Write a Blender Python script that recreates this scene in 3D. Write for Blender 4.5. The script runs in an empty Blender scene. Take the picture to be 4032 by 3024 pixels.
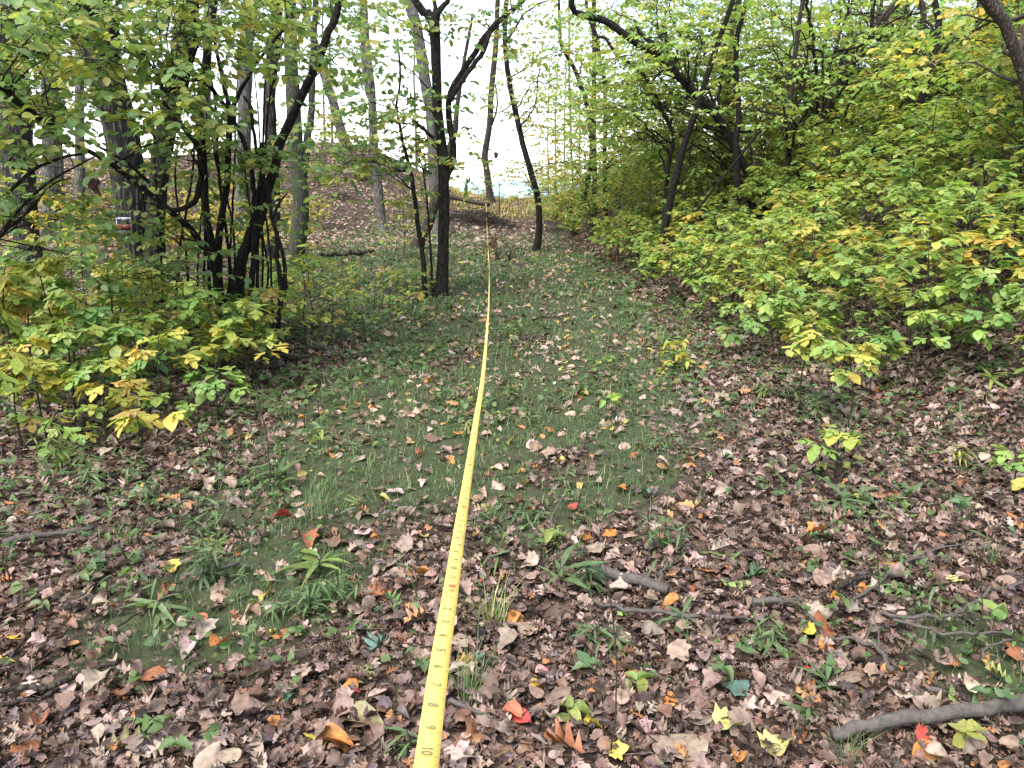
import bpy, math
import numpy as np
from mathutils import Matrix, Vector

rng = np.random.default_rng(20)
C = bpy.context.scene.collection
sc = bpy.context.scene

# ------------------------------------------------------------------ camera
PITCH = math.radians(14.8)
CAM_Z = 1.6
F = 3024.0                      # focal length in pixels of the 4032 x 3024 photograph
CP, SP = math.cos(PITCH), math.sin(PITCH)
cam_d = bpy.data.cameras.new('camera')
cam_d.sensor_width = 36.0
cam_d.lens = 36.0 * F / 4032.0
cam_d.clip_start = 0.05
cam_d.clip_end = 60000
cam = bpy.data.objects.new('camera', cam_d)
cam.location = (0, 0, CAM_Z)
cam.rotation_euler = (math.pi / 2 - PITCH, 0, 0)
C.objects.link(cam)
sc.camera = cam

# ------------------------------------------------------------------ light
SUN_EL, SUN_AZ = math.radians(58), math.radians(215)
world = bpy.data.worlds.new('World')
sc.world = world
world.use_nodes = True
nt = world.node_tree
bg = nt.nodes['Background']
sky = nt.nodes.new('ShaderNodeTexSky')
sky.sky_type = 'NISHITA'
sky.sun_disc = False
sky.sun_elevation = SUN_EL
sky.sun_rotation = SUN_AZ
sky.air_density = 1.0
sky.dust_density = 1.0
bwn = nt.nodes.new('ShaderNodeRGBToBW')
mixn = nt.nodes.new('ShaderNodeMix')
mixn.data_type = 'RGBA'
mixn.inputs[0].default_value = 0.55          # overcast: most of the blue is washed out
nt.links.new(sky.outputs[0], bwn.inputs[0])
nt.links.new(sky.outputs[0], mixn.inputs[6])
nt.links.new(bwn.outputs[0], mixn.inputs[7])
nt.links.new(mixn.outputs[2], bg.inputs[0])
bg.inputs[1].default_value = 0.10
sun_d = bpy.data.lights.new('sun', 'SUN')
sun_d.energy = 1.5
sun_d.angle = math.radians(45)
sun_d.color = (1.0, 0.96, 0.9)
sun = bpy.data.objects.new('sun', sun_d)
sun.rotation_euler = Vector((-math.sin(SUN_AZ) * math.cos(SUN_EL), -math.cos(SUN_AZ) * math.cos(SUN_EL), -math.sin(SUN_EL))).to_track_quat('-Z', 'Y').to_euler()
C.objects.link(sun)
sc.view_settings.view_transform = 'Standard'
sc.view_settings.look = 'None'
sc.view_settings.gamma = 1.0
sc.view_settings.use_curve_mapping = False
sc.view_settings.exposure = 2.7
cy = sc.cycles
cy.max_bounces = 7
cy.diffuse_bounces = 4
cy.glossy_bounces = 2
cy.transmission_bounces = 4
cy.transparent_max_bounces = 4

# ------------------------------------------------------------------ helpers
def at(u, v, Y):
    """the point Y metres ahead of the photographer seen at photo pixel (u, v)"""
    cu = (1512 - v) / F
    s = Y / (CP + cu * SP)
    return np.array([(u - 2016) / F * s, Y, CAM_Z + (-SP + cu * CP) * s])

def sstep(a, b, t):
    t = np.clip((t - a) / (b - a), 0, 1)
    return t * t * (3 - 2 * t)

_ph = rng.uniform(0, 6.28, (24,))
_kx = rng.normal(0, 1, (24,))
_ky = rng.normal(0, 1, (24,))
def wob(x, y, f):
    """cheap smooth noise, about -1..1"""
    s = 0
    for i in range(8):
        s = s + np.sin((x * _kx[i] + y * _ky[i]) * f * (1 + .23 * i) + _ph[i]) / (1 + .3 * i)
    return s / 3.0

def G(x, y):
    """height of the ground"""
    x = np.asarray(x, float); y = np.asarray(y, float)
    toe = np.interp(y, [0, 5, 10, 16, 25, 40], [3.3, 2.5, 2.3, 1.9, 1.5, 1.4])
    d = np.maximum(x - toe, 0)
    b = .62 * d * d / (d + 1.1)
    b = b / (1 + b / 18) * np.interp(y, [13, 26], [1, .5])
    fall = sstep(39, 80, y)
    A = np.interp(x, [-60, -16, -9, -7, -4.2, -2.5, 0, 4, 60], [2.6, 2.6, 3.3, 3.2, 1.95, 1.05, .9, .9, .9])
    y0 = np.interp(x, [-9, -4, 0, 4], [21, 21.5, 25, 26])
    S = sstep(0, 1, (y - y0) / (37 - y0))
    z = b * (1 - fall) + A * S
    z = z - fall * (A + 17)
    z = z + .03 * wob(x, y, 1.1) + .012 * wob(y + 7, x, 3.7)
    z = z - .15 * sstep(12, 24, y) * sstep(3, 0, np.abs(x)) 
    return z

def ground_px(u, v, off=0.0):
    """where the ray through photo pixel (u, v) meets the ground"""
    cu = (1512 - v) / F
    d = np.array([(u - 2016) / F, CP + cu * SP, -SP + cu * CP])
    t = np.arange(.8, 60, .02)
    z = CAM_Z + d[2] * t - G(d[0] * t, d[1] * t)
    i = int(np.argmax(z < off))
    if i == 0: i = len(t) - 1
    return np.array([d[0] * t[i], d[1] * t[i], float(G(d[0] * t[i], d[1] * t[i]))])

def green(x, y):
    """how much short green turf covers the ground, 0..1"""
    xl = np.interp(y, [2.5, 3.3, 4.6, 7, 10, 16, 22, 30], [-1.0, -1.5, -1.8, -1.5, -2.6, -4.4, -5.0, -4.0])
    xr = np.interp(y, [2.5, 3.3, 4.6, 7, 10, 16, 22, 30], [.5, .75, 1.2, 1.6, 1.9, 1.8, 1.5, 1.4])
    w = wob(x, y, 2.3) * .35
    g = sstep(-.45, .6, x - xl + w) * sstep(-.45, .5, xr - x + w * .8)
    g = g * sstep(2.75, 3.8, y + w * .9 - .12 * x)
    g = g * (1 - sstep(24, 27, y))
    p = sstep(.95, .35, np.hypot((x + 1.1) / .95, (y - 2.75) / .75) + w * .7)
    p2 = .8 * sstep(.5, .2, np.hypot(x - 1.75, y - 2.25) + w * .4)
    hole = sstep(.5, .9, wob(x + 3, y, 1.9))           # litter drifts within the turf
    g = g * np.clip(1.1 - .55 * np.abs(wob(x * 5, y * 5, 1.6)), 0, 1)
    g = np.maximum(g * (1 - .62 * hole), np.maximum(p, p2) * .85)
    return g

def tag(o, label=None, cat=None, group=None, kind=None):
    if label: o['label'] = label
    if cat: o['category'] = cat
    if group: o['group'] = group
    if kind: o['kind'] = kind
    return o

def empty(name, loc):
    o = bpy.data.objects.new(name, None)
    o.location = loc
    o.empty_display_size = .1
    C.objects.link(o)
    return o

def make_mesh(name, V, T, mat, col=None, smooth=True):
    me = bpy.data.meshes.new(name)
    V = np.asarray(V, np.float32); T = np.asarray(T, np.int32)
    k = T.shape[1]
    me.vertices.add(len(V)); me.vertices.foreach_set('co', V.ravel())
    me.loops.add(T.size); me.loops.foreach_set('vertex_index', T.ravel())
    me.polygons.add(len(T))
    me.polygons.foreach_set('loop_start', np.arange(0, T.size, k, dtype=np.int32))
    me.polygons.foreach_set('loop_total', np.full(len(T), k, np.int32))
    if smooth: me.polygons.foreach_set('use_smooth', np.ones(len(T), bool))
    if col is not None:
        a = me.attributes.new('col', 'FLOAT_COLOR', 'POINT')
        c = np.ones((len(V), 4), np.float32); c[:, :3] = col
        a.data.foreach_set('color', c.ravel())
    me.update(calc_edges=True)
    if mat: me.materials.append(mat)
    return me

def link(name, me, parent=None, loc=None):
    o = bpy.data.objects.new(name, me)
    if parent: o.parent = parent
    if loc is not None: o.location = loc
    C.objects.link(o)
    return o

class MB:
    """collects triangles for ONE mesh object"""
    def __init__(s): s.V = []; s.T = []; s.Cc = []; s.n = 0
    def add(s, V, T, col=None):
        s.V.append(V); s.T.append(T + s.n); s.n += len(V)
        s.Cc.append(np.zeros((len(V), 3)) if col is None else col)
    def build(s, name, mat, parent=None, origin=(0, 0, 0), loc=None, smooth=True):
        if not s.V: return None
        V = np.concatenate(s.V) - np.asarray(origin)
        return link(name, make_mesh(name, V, np.concatenate(s.T), mat, np.concatenate(s.Cc), smooth), parent, loc)

# ------------------------------------------------------------------ materials
def new_mat(name):
    m = bpy.data.materials.new(name); m.use_nodes = True
    n = m.node_tree.nodes; n.clear()
    out = n.new('ShaderNodeOutputMaterial')
    return m, n, m.node_tree.links, out

def leaf_mat(name, source, translucent=.35, rough=.5, spec=.35, mottle=.35, scale=60., brown=.0, coords='Object'):
    m, n, l, out = new_mat(name)
    if source == 'attr':
        c = n.new('ShaderNodeAttribute'); c.attribute_name = 'col'; cs = c.outputs['Color']
    else:
        c = n.new('ShaderNodeObjectInfo'); cs = c.outputs['Color']
    tc = n.new('ShaderNodeTexCoord')
    no = n.new('ShaderNodeTexNoise'); no.inputs['Scale'].default_value = scale; no.inputs['Detail'].default_value = 3
    l.new(tc.outputs[coords], no.inputs['Vector'])
    mr = n.new('ShaderNodeMapRange'); mr.inputs[1].default_value = .3; mr.inputs[2].default_value = .7
    mr.inputs[3].default_value = 1 - mottle; mr.inputs[4].default_value = 1 + mottle
    l.new(no.outputs['Fac'], mr.inputs[0])
    mx = n.new('ShaderNodeMix'); mx.data_type = 'RGBA'; mx.blend_type = 'MULTIPLY'; mx.inputs[0].default_value = 1
    l.new(cs, mx.inputs[6]); l.new(mr.outputs[0], mx.inputs[7])
    res = mx.outputs[2]
    if brown > 0:
        n2 = n.new('ShaderNodeTexNoise'); n2.inputs['Scale'].default_value = scale * 1.4; n2.inputs['Detail'].default_value = 2
        l.new(tc.outputs[coords], n2.inputs['Vector'])
        m2 = n.new('ShaderNodeMapRange'); m2.inputs[1].default_value = .66; m2.inputs[2].default_value = .74
        m2.inputs[4].default_value = brown
        l.new(n2.outputs['Fac'], m2.inputs[0])
        m3 = n.new('ShaderNodeMix'); m3.data_type = 'RGBA'
        l.new(m2.outputs[0], m3.inputs[0]); l.new(res, m3.inputs[6]); m3.inputs[7].default_value = (.12, .05, .02, 1)
        res = m3.outputs[2]
    p = n.new('ShaderNodeBsdfPrincipled')
    p.inputs['Roughness'].default_value = rough
    p.inputs['Specular IOR Level'].default_value = spec
    l.new(res, p.inputs['Base Color'])
    bu = n.new('ShaderNodeBump'); bu.inputs['Strength'].default_value = .25; bu.inputs['Distance'].default_value = .004
    l.new(no.outputs['Fac'], bu.inputs['Height']); l.new(bu.outputs[0], p.inputs['Normal'])
    if translucent > 0:
        t = n.new('ShaderNodeBsdfTranslucent')
        g = n.new('ShaderNodeMix'); g.data_type = 'RGBA'; g.blend_type = 'MULTIPLY'; g.inputs[0].default_value = 1
        l.new(res, g.inputs[6]); g.inputs[7].default_value = (1.25, 1.3, .8, 1)
        l.new(g.outputs[2], t.inputs['Color'])
        ms = n.new('ShaderNodeMixShader'); ms.inputs[0].default_value = translucent
        l.new(p.outputs[0], ms.inputs[1]); l.new(t.outputs[0], ms.inputs[2]); l.new(ms.outputs[0], out.inputs['Surface'])
    else:
        l.new(p.outputs[0], out.inputs['Surface'])
    return m

M_LEAF = leaf_mat('living_leaf', 'attr', .48, mottle=.22, scale=40)
M_LEAF_O = leaf_mat('living_leaf_single', 'object', .45, mottle=.25, scale=5, brown=.8)
M_DRY = leaf_mat('dry_leaf', 'attr', .12, rough=.6, spec=.3, mottle=.4, scale=45)
M_DRY_O = leaf_mat('dry_leaf_single', 'object', .12, rough=.55, spec=.35, mottle=.38, scale=6, brown=.5)
M_GRASS = leaf_mat('grass_blade', 'attr', .3, mottle=.25, scale=9)

def bark_mat(name, dark, light, sx=26., sz=4., rough=.9, bump=.7, moss=None, cells=True):
    m, n, l, out = new_mat(name)
    tc = n.new('ShaderNodeTexCoord')
    mp = n.new('ShaderNodeMapping'); mp.inputs['Scale'].default_value = (sx, sx, sz)
    l.new(tc.outputs['Object'], mp.inputs['Vector'])
    no = n.new('ShaderNodeTexNoise'); no.inputs['Scale'].default_value = 1.6; no.inputs['Detail'].default_value = 6; no.inputs['Roughness'].default_value = .65
    l.new(mp.outputs[0], no.inputs['Vector'])
    vo = n.new('ShaderNodeTexVoronoi'); vo.feature = 'DISTANCE_TO_EDGE'; vo.inputs['Scale'].default_value = 1.0
    l.new(mp.outputs[0], vo.inputs['Vector'])
    vm = n.new('ShaderNodeMapRange'); vm.inputs[1].default_value = 0.0; vm.inputs[2].default_value = .35
    l.new(vo.outputs['Distance'], vm.inputs[0])
    mu = n.new('ShaderNodeMath'); mu.operation = 'MULTIPLY'
    l.new(no.outputs['Fac'], mu.inputs[1])
    if cells: l.new(vm.outputs[0], mu.inputs[0])
    else: mu.inputs[0].default_value = .75
    cr = n.new('ShaderNodeValToRGB')
    cr.color_ramp.elements[0].position = .06; cr.color_ramp.elements[0].color = (*dark, 1)
    cr.color_ramp.elements[1].position = .6; cr.color_ramp.elements[1].color = (*light, 1)
    l.new(mu.outputs[0], cr.inputs[0])
    res = cr.outputs[0]
    if moss:
        n2 = n.new('ShaderNodeTexNoise'); n2.inputs['Scale'].default_value = 3.5; n2.inputs['Detail'].default_value = 5
        l.new(tc.outputs['Object'], n2.inputs['Vector'])
        m2 = n.new('ShaderNodeMapRange'); m2.inputs[1].default_value = .5; m2.inputs[2].default_value = .7; m2.inputs[4].default_value = .7
        l.new(n2.outputs['Fac'], m2.inputs[0])
        mx = n.new('ShaderNodeMix'); mx.data_type = 'RGBA'
        l.new(m2.outputs[0], mx.inputs[0]); l.new(res, mx.inputs[6]); mx.inputs[7].default_value = (*moss, 1)
        res = mx.outputs[2]
    p = n.new('ShaderNodeBsdfPrincipled'); p.inputs['Roughness'].default_value = rough; p.inputs['Specular IOR Level'].default_value = .2
    l.new(res, p.inputs['Base Color'])
    bu = n.new('ShaderNodeBump'); bu.inputs['Strength'].default_value = bump; bu.inputs['Distance'].default_value = .03
    l.new(mu.outputs[0], bu.inputs['Height']); l.new(bu.outputs[0], p.inputs['Normal'])
    l.new(p.outputs[0], out.inputs['Surface'])
    return m

B_DARK = bark_mat('dark_bark', (.006, .005, .004), (.042, .034, .026), 40, 7)
B_BLACK = bark_mat('blackish_bark', (.005, .004, .0035), (.034, .027, .022), 45, 10)
B_OAK = bark_mat('furrowed_oak_bark', (.008, .0075, .007), (.085, .078, .068), 22, 2.6, bump=1.0)
B_GREY = bark_mat('pale_grey_bark', (.05, .047, .042), (.17, .16, .145), 22, 3.5)
B_GREEN = bark_mat('greenish_grey_bark', (.03, .032, .024), (.09, .095, .07), 30, 6, moss=(.05, .07, .035))
B_BROWN = bark_mat('brown_bark', (.018, .014, .011), (.085, .068, .052), 40, 6)
B_TWIG = bark_mat('dead_twig_bark', (.016, .014, .012), (.105, .092, .08), 25, 25, bump=.5, cells=False)
B_STEM = bark_mat('sapling_stem', (.012, .012, .008), (.045, .042, .028), 60, 40, bump=.3, cells=False)

def plain(name, c, rough=.6, spec=.3):
    m, n, l, out = new_mat(name)
    p = n.new('ShaderNodeBsdfPrincipled'); p.inputs['Base Color'].default_value = (*c, 1)
    p.inputs['Roughness'].default_value = rough; p.inputs['Specular IOR Level'].default_value = spec
    l.new(p.outputs[0], out.inputs['Surface'])
    return m, n, l, p

# ------------------------------------------------------------------ colours of leaves
PAL = {
 'sass':  ([(.150, .250, .062), (.205, .295, .066), (.110, .215, .068), (.31, .34, .075), (.44, .33, .08), (.38, .18, .07)], [5, 4.5, 2.6, 1.7, .6, .2]),
 'sassC': ([(.185, .295, .07), (.25, .335, .075), (.14, .25, .075), (.36, .37, .085), (.46, .36, .09), (.40, .21, .08)], [4.5, 4.5, 2, 2.2, .8, .3]),  # yellower crown sassafras, also brightened: light shining through the leaves is painted in
 'sassY': ([(.165, .265, .062), (.27, .33, .07), (.44, .38, .08), (.48, .30, .06), (.40, .17, .06)], [3.6, 3, 2.3, 1.0, .35]),
 'hazel': ([(.13, .205, .066), (.185, .25, .062), (.10, .165, .06), (.14, .215, .095), (.34, .31, .07), (.40, .28, .08)], [4, 3.8, 2, 2, 2.0, .6]),
 'far':   ([(.17, .23, .065), (.24, .27, .07), (.33, .28, .06), (.40, .22, .06), (.10, .15, .05)], [3, 3, 2, .8, 2]),
 'farY':  ([(.28, .28, .05), (.42, .33, .06), (.46, .26, .07), (.18, .22, .05)], [3, 3, 1, 2]),
 'litter':([(0.090, 0.054, 0.043), (0.143, 0.093, 0.073), (0.054, 0.032, 0.024), (0.195, 0.134, 0.113), (0.115, 0.060, 0.040), (0.029, 0.017, 0.015), (0.259, 0.106, 0.038), (0.246, 0.163, 0.149), (0.087, 0.067, 0.067)], [5, 4, 4.5, 2.2, 3, 3.5, .45, .7, 1.5]),
 'lawnlit':([(0.236, 0.170, 0.131), (0.294, 0.195, 0.146), (0.162, 0.101, 0.069), (0.324, 0.145, 0.046), (0.338, 0.261, 0.077), (0.331, 0.225, 0.200), (0.095, 0.058, 0.039), (0.177, 0.181, 0.046)], [4, 3, 4, 1.4, 1.3, 2, 2, .8]),
 'pale': ([(0.197, 0.145, 0.112), (0.252, 0.189, 0.150), (0.160, 0.110, 0.082), (0.277, 0.198, 0.168), (0.218, 0.114, 0.052), (0.130, 0.097, 0.082)], [4, 3.5, 4, 2, .8, 3]),
 'ridge': ([(.20, .145, .115), (.27, .20, .165), (.14, .10, .08), (.30, .22, .15), (.33, .25, .10)], [4, 3, 4, 1.5, .8]),
 'green': ([(.075, .125, .045), (.10, .155, .05), (.055, .10, .04), (.12, .17, .08)], [3, 3, 2, 1.5]),
 'grassL': ([(.10, .165, .055), (.13, .19, .07), (.21, .20, .09), (.26, .22, .12)], [4, 3, 1.5, 1]),
 'grass': ([(.062, .110, .040), (.090, .15, .05), (.042, .080, .034), (.14, .15, .07), (.20, .17, .10)], [4, 3.5, 3, .8, .5]),
}
def pal(name, n, var=.18):
    cs, w = PAL[name]
    w = np.array(w) / sum(w)
    c = np.array(cs)[rng.choice(len(cs), n, p=w)]
    return c * (1 + rng.uniform(-var, var, (n, 1))) * (1 + rng.uniform(-.06, .06, (n, 3)))

# ------------------------------------------------------------------ leaf shapes
def leaf_tpl(mids, outs, fold=.15, droop=.25, curl=0., wave=0., twist=0., seed=0):
    """a leaf of length 1 along +y; returns verts, tris, edge factor"""
    r = np.random.default_rng(seed)
    nm = len(mids); no = len(outs)
    P = [(0, t) for t in mids] + [(x, y) for x, y, m in outs] + [(-x, y) for x, y, m in outs]
    P = np.array(P, float)
    T = []
    for side in (0, 1):
        base = nm + side * no
        S = [(0, 0)] + [(base + i, outs[i][2]) for i in range(no)] + [(nm - 1, nm - 1)]
        for (a, ma), (b, mb) in zip(S[:-1], S[1:]):
            tr = []
            if b != mb and a != mb: tr.append((a, b, mb))
            if ma != mb:
                if b == mb and a != ma: tr.append((a, b, ma))
                elif a != ma: tr.append((a, mb, ma))
            for t in tr: T.append(t if side == 0 else (t[0], t[2], t[1]))
    x, y = P[:, 0], P[:, 1]
    z = fold * np.abs(x) - droop * y * y + wave * np.sin(9 * y + 5 * x + seed) + twist * x * (y - .4)
    if curl:
        a = curl * np.abs(x)
        z = z + np.abs(x) * np.sin(a) * 1.0
        x = x * np.cos(a * .8)
    z = z + r.normal(0, abs(wave) * .35, len(z)) * (np.abs(P[:, 0]) > 0)
    e = np.concatenate([np.zeros(nm), np.ones(2 * no)])
    return np.stack([x, y, z], 1), np.array(T, int), e

SASS3 = [(.06, .15, 1), (.16, .29, 1), (.42, .48, 2), (.50, .61, 2), (.42, .70, 2), (.11, .47, 2), (.20, .70, 3), (.18, .89, 3)]
SASS1 = [(.13, .15, 1), (.26, .32, 1), (.31, .5, 2), (.27, .7, 3), (.14, .88, 3)]
MID5 = [0, .25, .5, .75, 1]
OAK = [(.05, .10, 1), (.24, .20, 1), (.07, .28, 1), (.36, .47, 2), (.30, .53, 2), (.08, .50, 2), (.33, .76, 3), (.25, .78, 3), (.08, .72, 3), (.14, .92, 4)]
MID_OAK = [0, .28, .5, .74, .9, 1]
OAKR = [(.07, .14, 1), (.17, .22, 1), (.10, .29, 1), (.27, .42, 2), (.24, .50, 2), (.13, .52, 2), (.30, .68, 3), (.25, .77, 3), (.13, .75, 3), (.16, .92, 4)]
MAPLE = [(.27, .00, 0), (.34, .12, 1), (.50, .26, 1), (.40, .38, 1), (.50, .56, 2), (.46, .63, 2), (.29, .62, 2), (.22, .76, 3), (.14, .90, 3)]
MID_MAP = [0, .2, .5, .8, 1]
OVATE = [(.16, .06, 0), (.30, .22, 1), (.33, .42, 2), (.26, .66, 3), (.12, .86, 3)]
LANCE = [(.04, .1, 1), (.075, .3, 1), (.068, .6, 2), (.03, .85, 2)]
TPL = {
 'sass': [leaf_tpl(MID5, SASS3, .10, .25, wave=.02, seed=1), leaf_tpl(MID5, SASS3, .18, .28, wave=.02, seed=2), leaf_tpl(MID5, SASS1, .16, .22, wave=.015, seed=3), leaf_tpl(MID5, SASS3, .05, .12, wave=.03, twist=.2, seed=4), leaf_tpl(MID5, SASS3, .22, .38, wave=.03, twist=-.2, seed=5)],
 'sass_lo': [leaf_tpl([0, .5, 1], [(.17, .28, 1), (.45, .60, 1), (.14, .52, 1), (.20, .80, 1)], .08, .15), leaf_tpl([0, .5, 1], [(.24, .25, 1), (.30, .55, 1), (.17, .82, 1)], .15, .22), leaf_tpl([0, .5, 1], [(.17, .28, 1), (.45, .60, 1), (.14, .52, 1), (.20, .80, 1)], .2, .3)],
 'round_lo': [leaf_tpl([0, .5, 1], [(.27, .12, 1), (.40, .40, 1), (.30, .75, 1)], .12, .22, seed=1), leaf_tpl([0, .5, 1], [(.22, .15, 1), (.36, .48, 1), (.24, .80, 1)], .2, .4, seed=2)],
 'tiny': [leaf_tpl([0, 1], [(.34, .35, 1), (.26, .75, 1)], .1, .2)],
 'oak': [leaf_tpl(MID_OAK, OAK, f, d, curl=c, wave=w, twist=t, seed=i) for i, (f, d, c, w, t) in enumerate([(.1, .05, 0, .03, 0), (.45, .1, 2.6, .04, .3), (-.3, -.25, 0, .05, -.5), (.3, .45, 1.5, .03, .6), (.7, -.2, 2.0, .05, -.3), (.05, .3, 0, .06, .9)])],
 'oakr': [leaf_tpl(MID_OAK, OAKR, f, d, curl=c, wave=w, twist=t, seed=9 + i) for i, (f, d, c, w, t) in enumerate([(.1, .05, 0, .04, 0), (.5, .15, 2.2, .04, .3), (-.3, -.3, 0, .05, -.6), (.4, .4, 2.8, .05, .4)])],
 'maple': [leaf_tpl(MID_MAP, MAPLE, f, d, curl=c, wave=w, twist=t, seed=20 + i) for i, (f, d, c, w, t) in enumerate([(.05, .05, 0, .03, 0), (.35, .2, 1.0, .05, .2), (-.25, -.2, 0, .05, -.4)])],
 'ovate': [leaf_tpl(MID5, OVATE, f, d, curl=c, wave=w, twist=t, seed=30 + i) for i, (f, d, c, w, t) in enumerate([(.1, .05, 0, .02, 0), (.45, .2, 1.6, .02, .2), (-.35, -.25, 0, .03, -.4), (.3, .4, 2.4, .03, .5)])],
 'lance': [leaf_tpl([0, .35, .7, 1], LANCE, .25, d, twist=t, seed=40 + i) for i, (d, t) in enumerate([(.35, 0), (.7, .6), (.2, -.6), (.95, .3)])],
 'dry_lo': [leaf_tpl([0, .5, 1], [(.24, .2, 1), (.10, .38, 1), (.34, .62, 1), (.12, .78, 1)], f, d, curl=c, twist=t, seed=50 + i) for i, (f, d, c, t) in enumerate([(.15, .1, 0, .2), (.5, .2, 2.0, -.3), (-.3, -.3, 0, .5), (.4, .5, 1.0, 0)])],
}

def norm(a): return a / np.maximum(np.linalg.norm(a, axis=-1, keepdims=True), 1e-9)

def frames(D, N):
    """rotation matrices with y along D and z near N"""
    y = norm(D)
    x = norm(np.cross(y, N)); z = np.cross(x, y)
    return np.stack([x, y, z], 2)

def put_leaves(mb, kind, P, D, N, size, col, edge=None, edge_k=.0):
    """append leaves of one shape family to a mesh builder"""
    R = frames(D, N)
    n = len(P)
    size = np.broadcast_to(size, (n,))
    pick = rng.integers(0, len(TPL[kind]), n)
    for k, (V, T, e) in enumerate(TPL[kind]):
        i = np.nonzero(pick == k)[0]
        if not len(i): continue
        W = np.einsum('nij,vj->nvi', R[i], V) * size[i][:, None, None] + P[i][:, None, :]
        cc = np.repeat(col[i][:, None, :], len(V), 1)
        if edge is not None:
            ek = (e[None, :, None] * edge_k * rng.uniform(0, 1, (len(i), 1, 1)) ** 2)
            cc = cc * (1 - ek) + np.asarray(edge) * ek
        TT = (T[None] + (np.arange(len(i)) * len(V))[:, None, None]).reshape(-1, 3)
        mb.add(W.reshape(-1, 3), TT, cc.reshape(-1, 3))

# ------------------------------------------------------------------ tubes: trunks, limbs, twigs
def smooth_path(P, R, step):
    P = np.asarray(P, float); R = np.asarray(R, float)
    if len(P) == 2: P = np.stack([P[0], (P[0] + P[1]) / 2, P[1]]); R = np.array([R[0], R.mean(), R[1]])
    Q = np.vstack([2 * P[0] - P[1], P, 2 * P[-1] - P[-2]])
    oP, oR = [], []
    for i in range(len(P) - 1):
        L = np.linalg.norm(P[i + 1] - P[i]); k = int(np.clip(math.ceil(L / step), 1, 40))
        t = np.linspace(0, 1, k, endpoint=False)[:, None]
        a, b, c, d = Q[i], Q[i + 1], Q[i + 2], Q[i + 3]
        oP.append(.5 * ((2 * b) + (c - a) * t + (2 * a - 5 * b + 4 * c - d) * t ** 2 + (3 * b - a - 3 * c + d) * t ** 3))
        oR.append(R[i] + (R[i + 1] - R[i]) * t[:, 0])
    oP.append(P[-1:]); oR.append(R[-1:])
    return np.concatenate(oP), np.concatenate(oR)

def tube(P, R, sides=7, step=.15, rough=.0, furrow=0.0, seed=0, cap=True, jitter=0.0):
    P, R = smooth_path(P, R, step)
    r = np.random.default_rng(seed + 11)
    n = len(P)
    if jitter:
        jitter = jitter * min(1, .035 / max(R.max(), 1e-4))
        j = r.normal(0, jitter, (n, 3)); j[0] = 0; P = P + j * R[:, None] * 2
    t = norm(np.gradient(P, axis=0))
    ref = np.array([1., 0, 0]) if abs(t[0][0]) < .8 else np.array([0, 1., 0])
    x = norm(np.cross(ref, t)); yv = np.cross(t, x)
    a = np.linspace(0, 2 * np.pi, sides, endpoint=False)
    rad = np.repeat(R[:, None], sides, 1)
    if rough:
        rad = rad * (1 + rough * np.repeat(r.normal(0, 1, (n, 1)), sides, 1) * .6 + rough * r.normal(0, 1, (n, sides)) * .6)
    if furrow:
        s = np.arange(n)[:, None] * .35
        k = 7 + seed % 4
        f = np.abs(np.sin(a[None] * k + 1.3 * np.sin(s * .9 + a[None] * 2) + s * .3)) * .6 + np.abs(np.sin(a[None] * (k * 1.7) - s * .5)) * .4
        rad = rad * (1 + furrow * (f - .5)) 
    V = P[:, None] + (x[:, None] * np.cos(a)[None, :, None] + yv[:, None] * np.sin(a)[None, :, None]) * rad[..., None]
    i = np.arange(n - 1)[:, None] * sides; j = np.arange(sides)[None]; j2 = (j + 1) % sides
    q = np.stack([i + j, i + j2, i + sides + j2, i + sides + j], -1).reshape(-1, 4)
    T = np.concatenate([q[:, [0, 1, 2]], q[:, [0, 2, 3]]])
    V = V.reshape(-1, 3)
    if cap:
        V = np.vstack([V, P[:1], P[-1:]])
        jj = np.arange(sides); e = (n - 1) * sides
        T = np.concatenate([T, np.stack([np.full(sides, len(V) - 2), (jj + 1) % sides, jj], 1), np.stack([np.full(sides, len(V) - 1), e + jj, e + (jj + 1) % sides], 1)])
    return V, T, P, R

def px_path(pts, Y, Y1=None):
    """[(u, v, width in photo pixels)] at a distance Y (to Y1 at the far end) -> points and radii in metres"""
    n = len(pts); Ys = np.linspace(Y, Y if Y1 is None else Y1, n)
    P = np.array([at(p[0], p[1], y) for p, y in zip(pts, Ys)])
    w = np.interp(np.arange(n), [i for i in range(n) if len(pts[i]) > 2], [p[2] for p in pts if len(p) > 2])
    return P, w * Ys / F * .5

def to_ground(P, R, flare=1.25, sink=.06):
    """continue a path downwards until it stands in the ground"""
    d = norm(P[0] - P[1]); d = norm(d + np.array([0, 0, -.35]))
    add = []
    p = P[0].copy()
    while p[2] > G(p[0], p[1]) - sink and len(add) < 60:
        p = p + d * .1
        add.append(p)
    if add:
        add = add[::-1][::4] if len(add) > 4 else add[::-1][:1]
        P = np.vstack([add, P]); R = np.concatenate([np.full(len(add), R[0]), R])
    R = R.copy(); R[0] *= flare * (1.25 if R[0] > .05 else 1)
    if len(R) > 3: R[1] *= 1 + (flare - 1) * .5
    return P, R

def upward(P, R, length, taper=.55):
    d = norm(P[-1] - P[-2]); d = norm(d * .7 + np.array([0, 0, .5]))
    k = max(2, int(length / 1.5))
    for i in range(k):
        w = rng.normal(0, .08, 3)
        d = norm(d + w * np.array([1, 1, .3]))
        P = np.vstack([P, P[-1] + d * length / k]); R = np.append(R, R[-1] * (1 - (1 - taper) / k))
    return P, R

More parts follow.
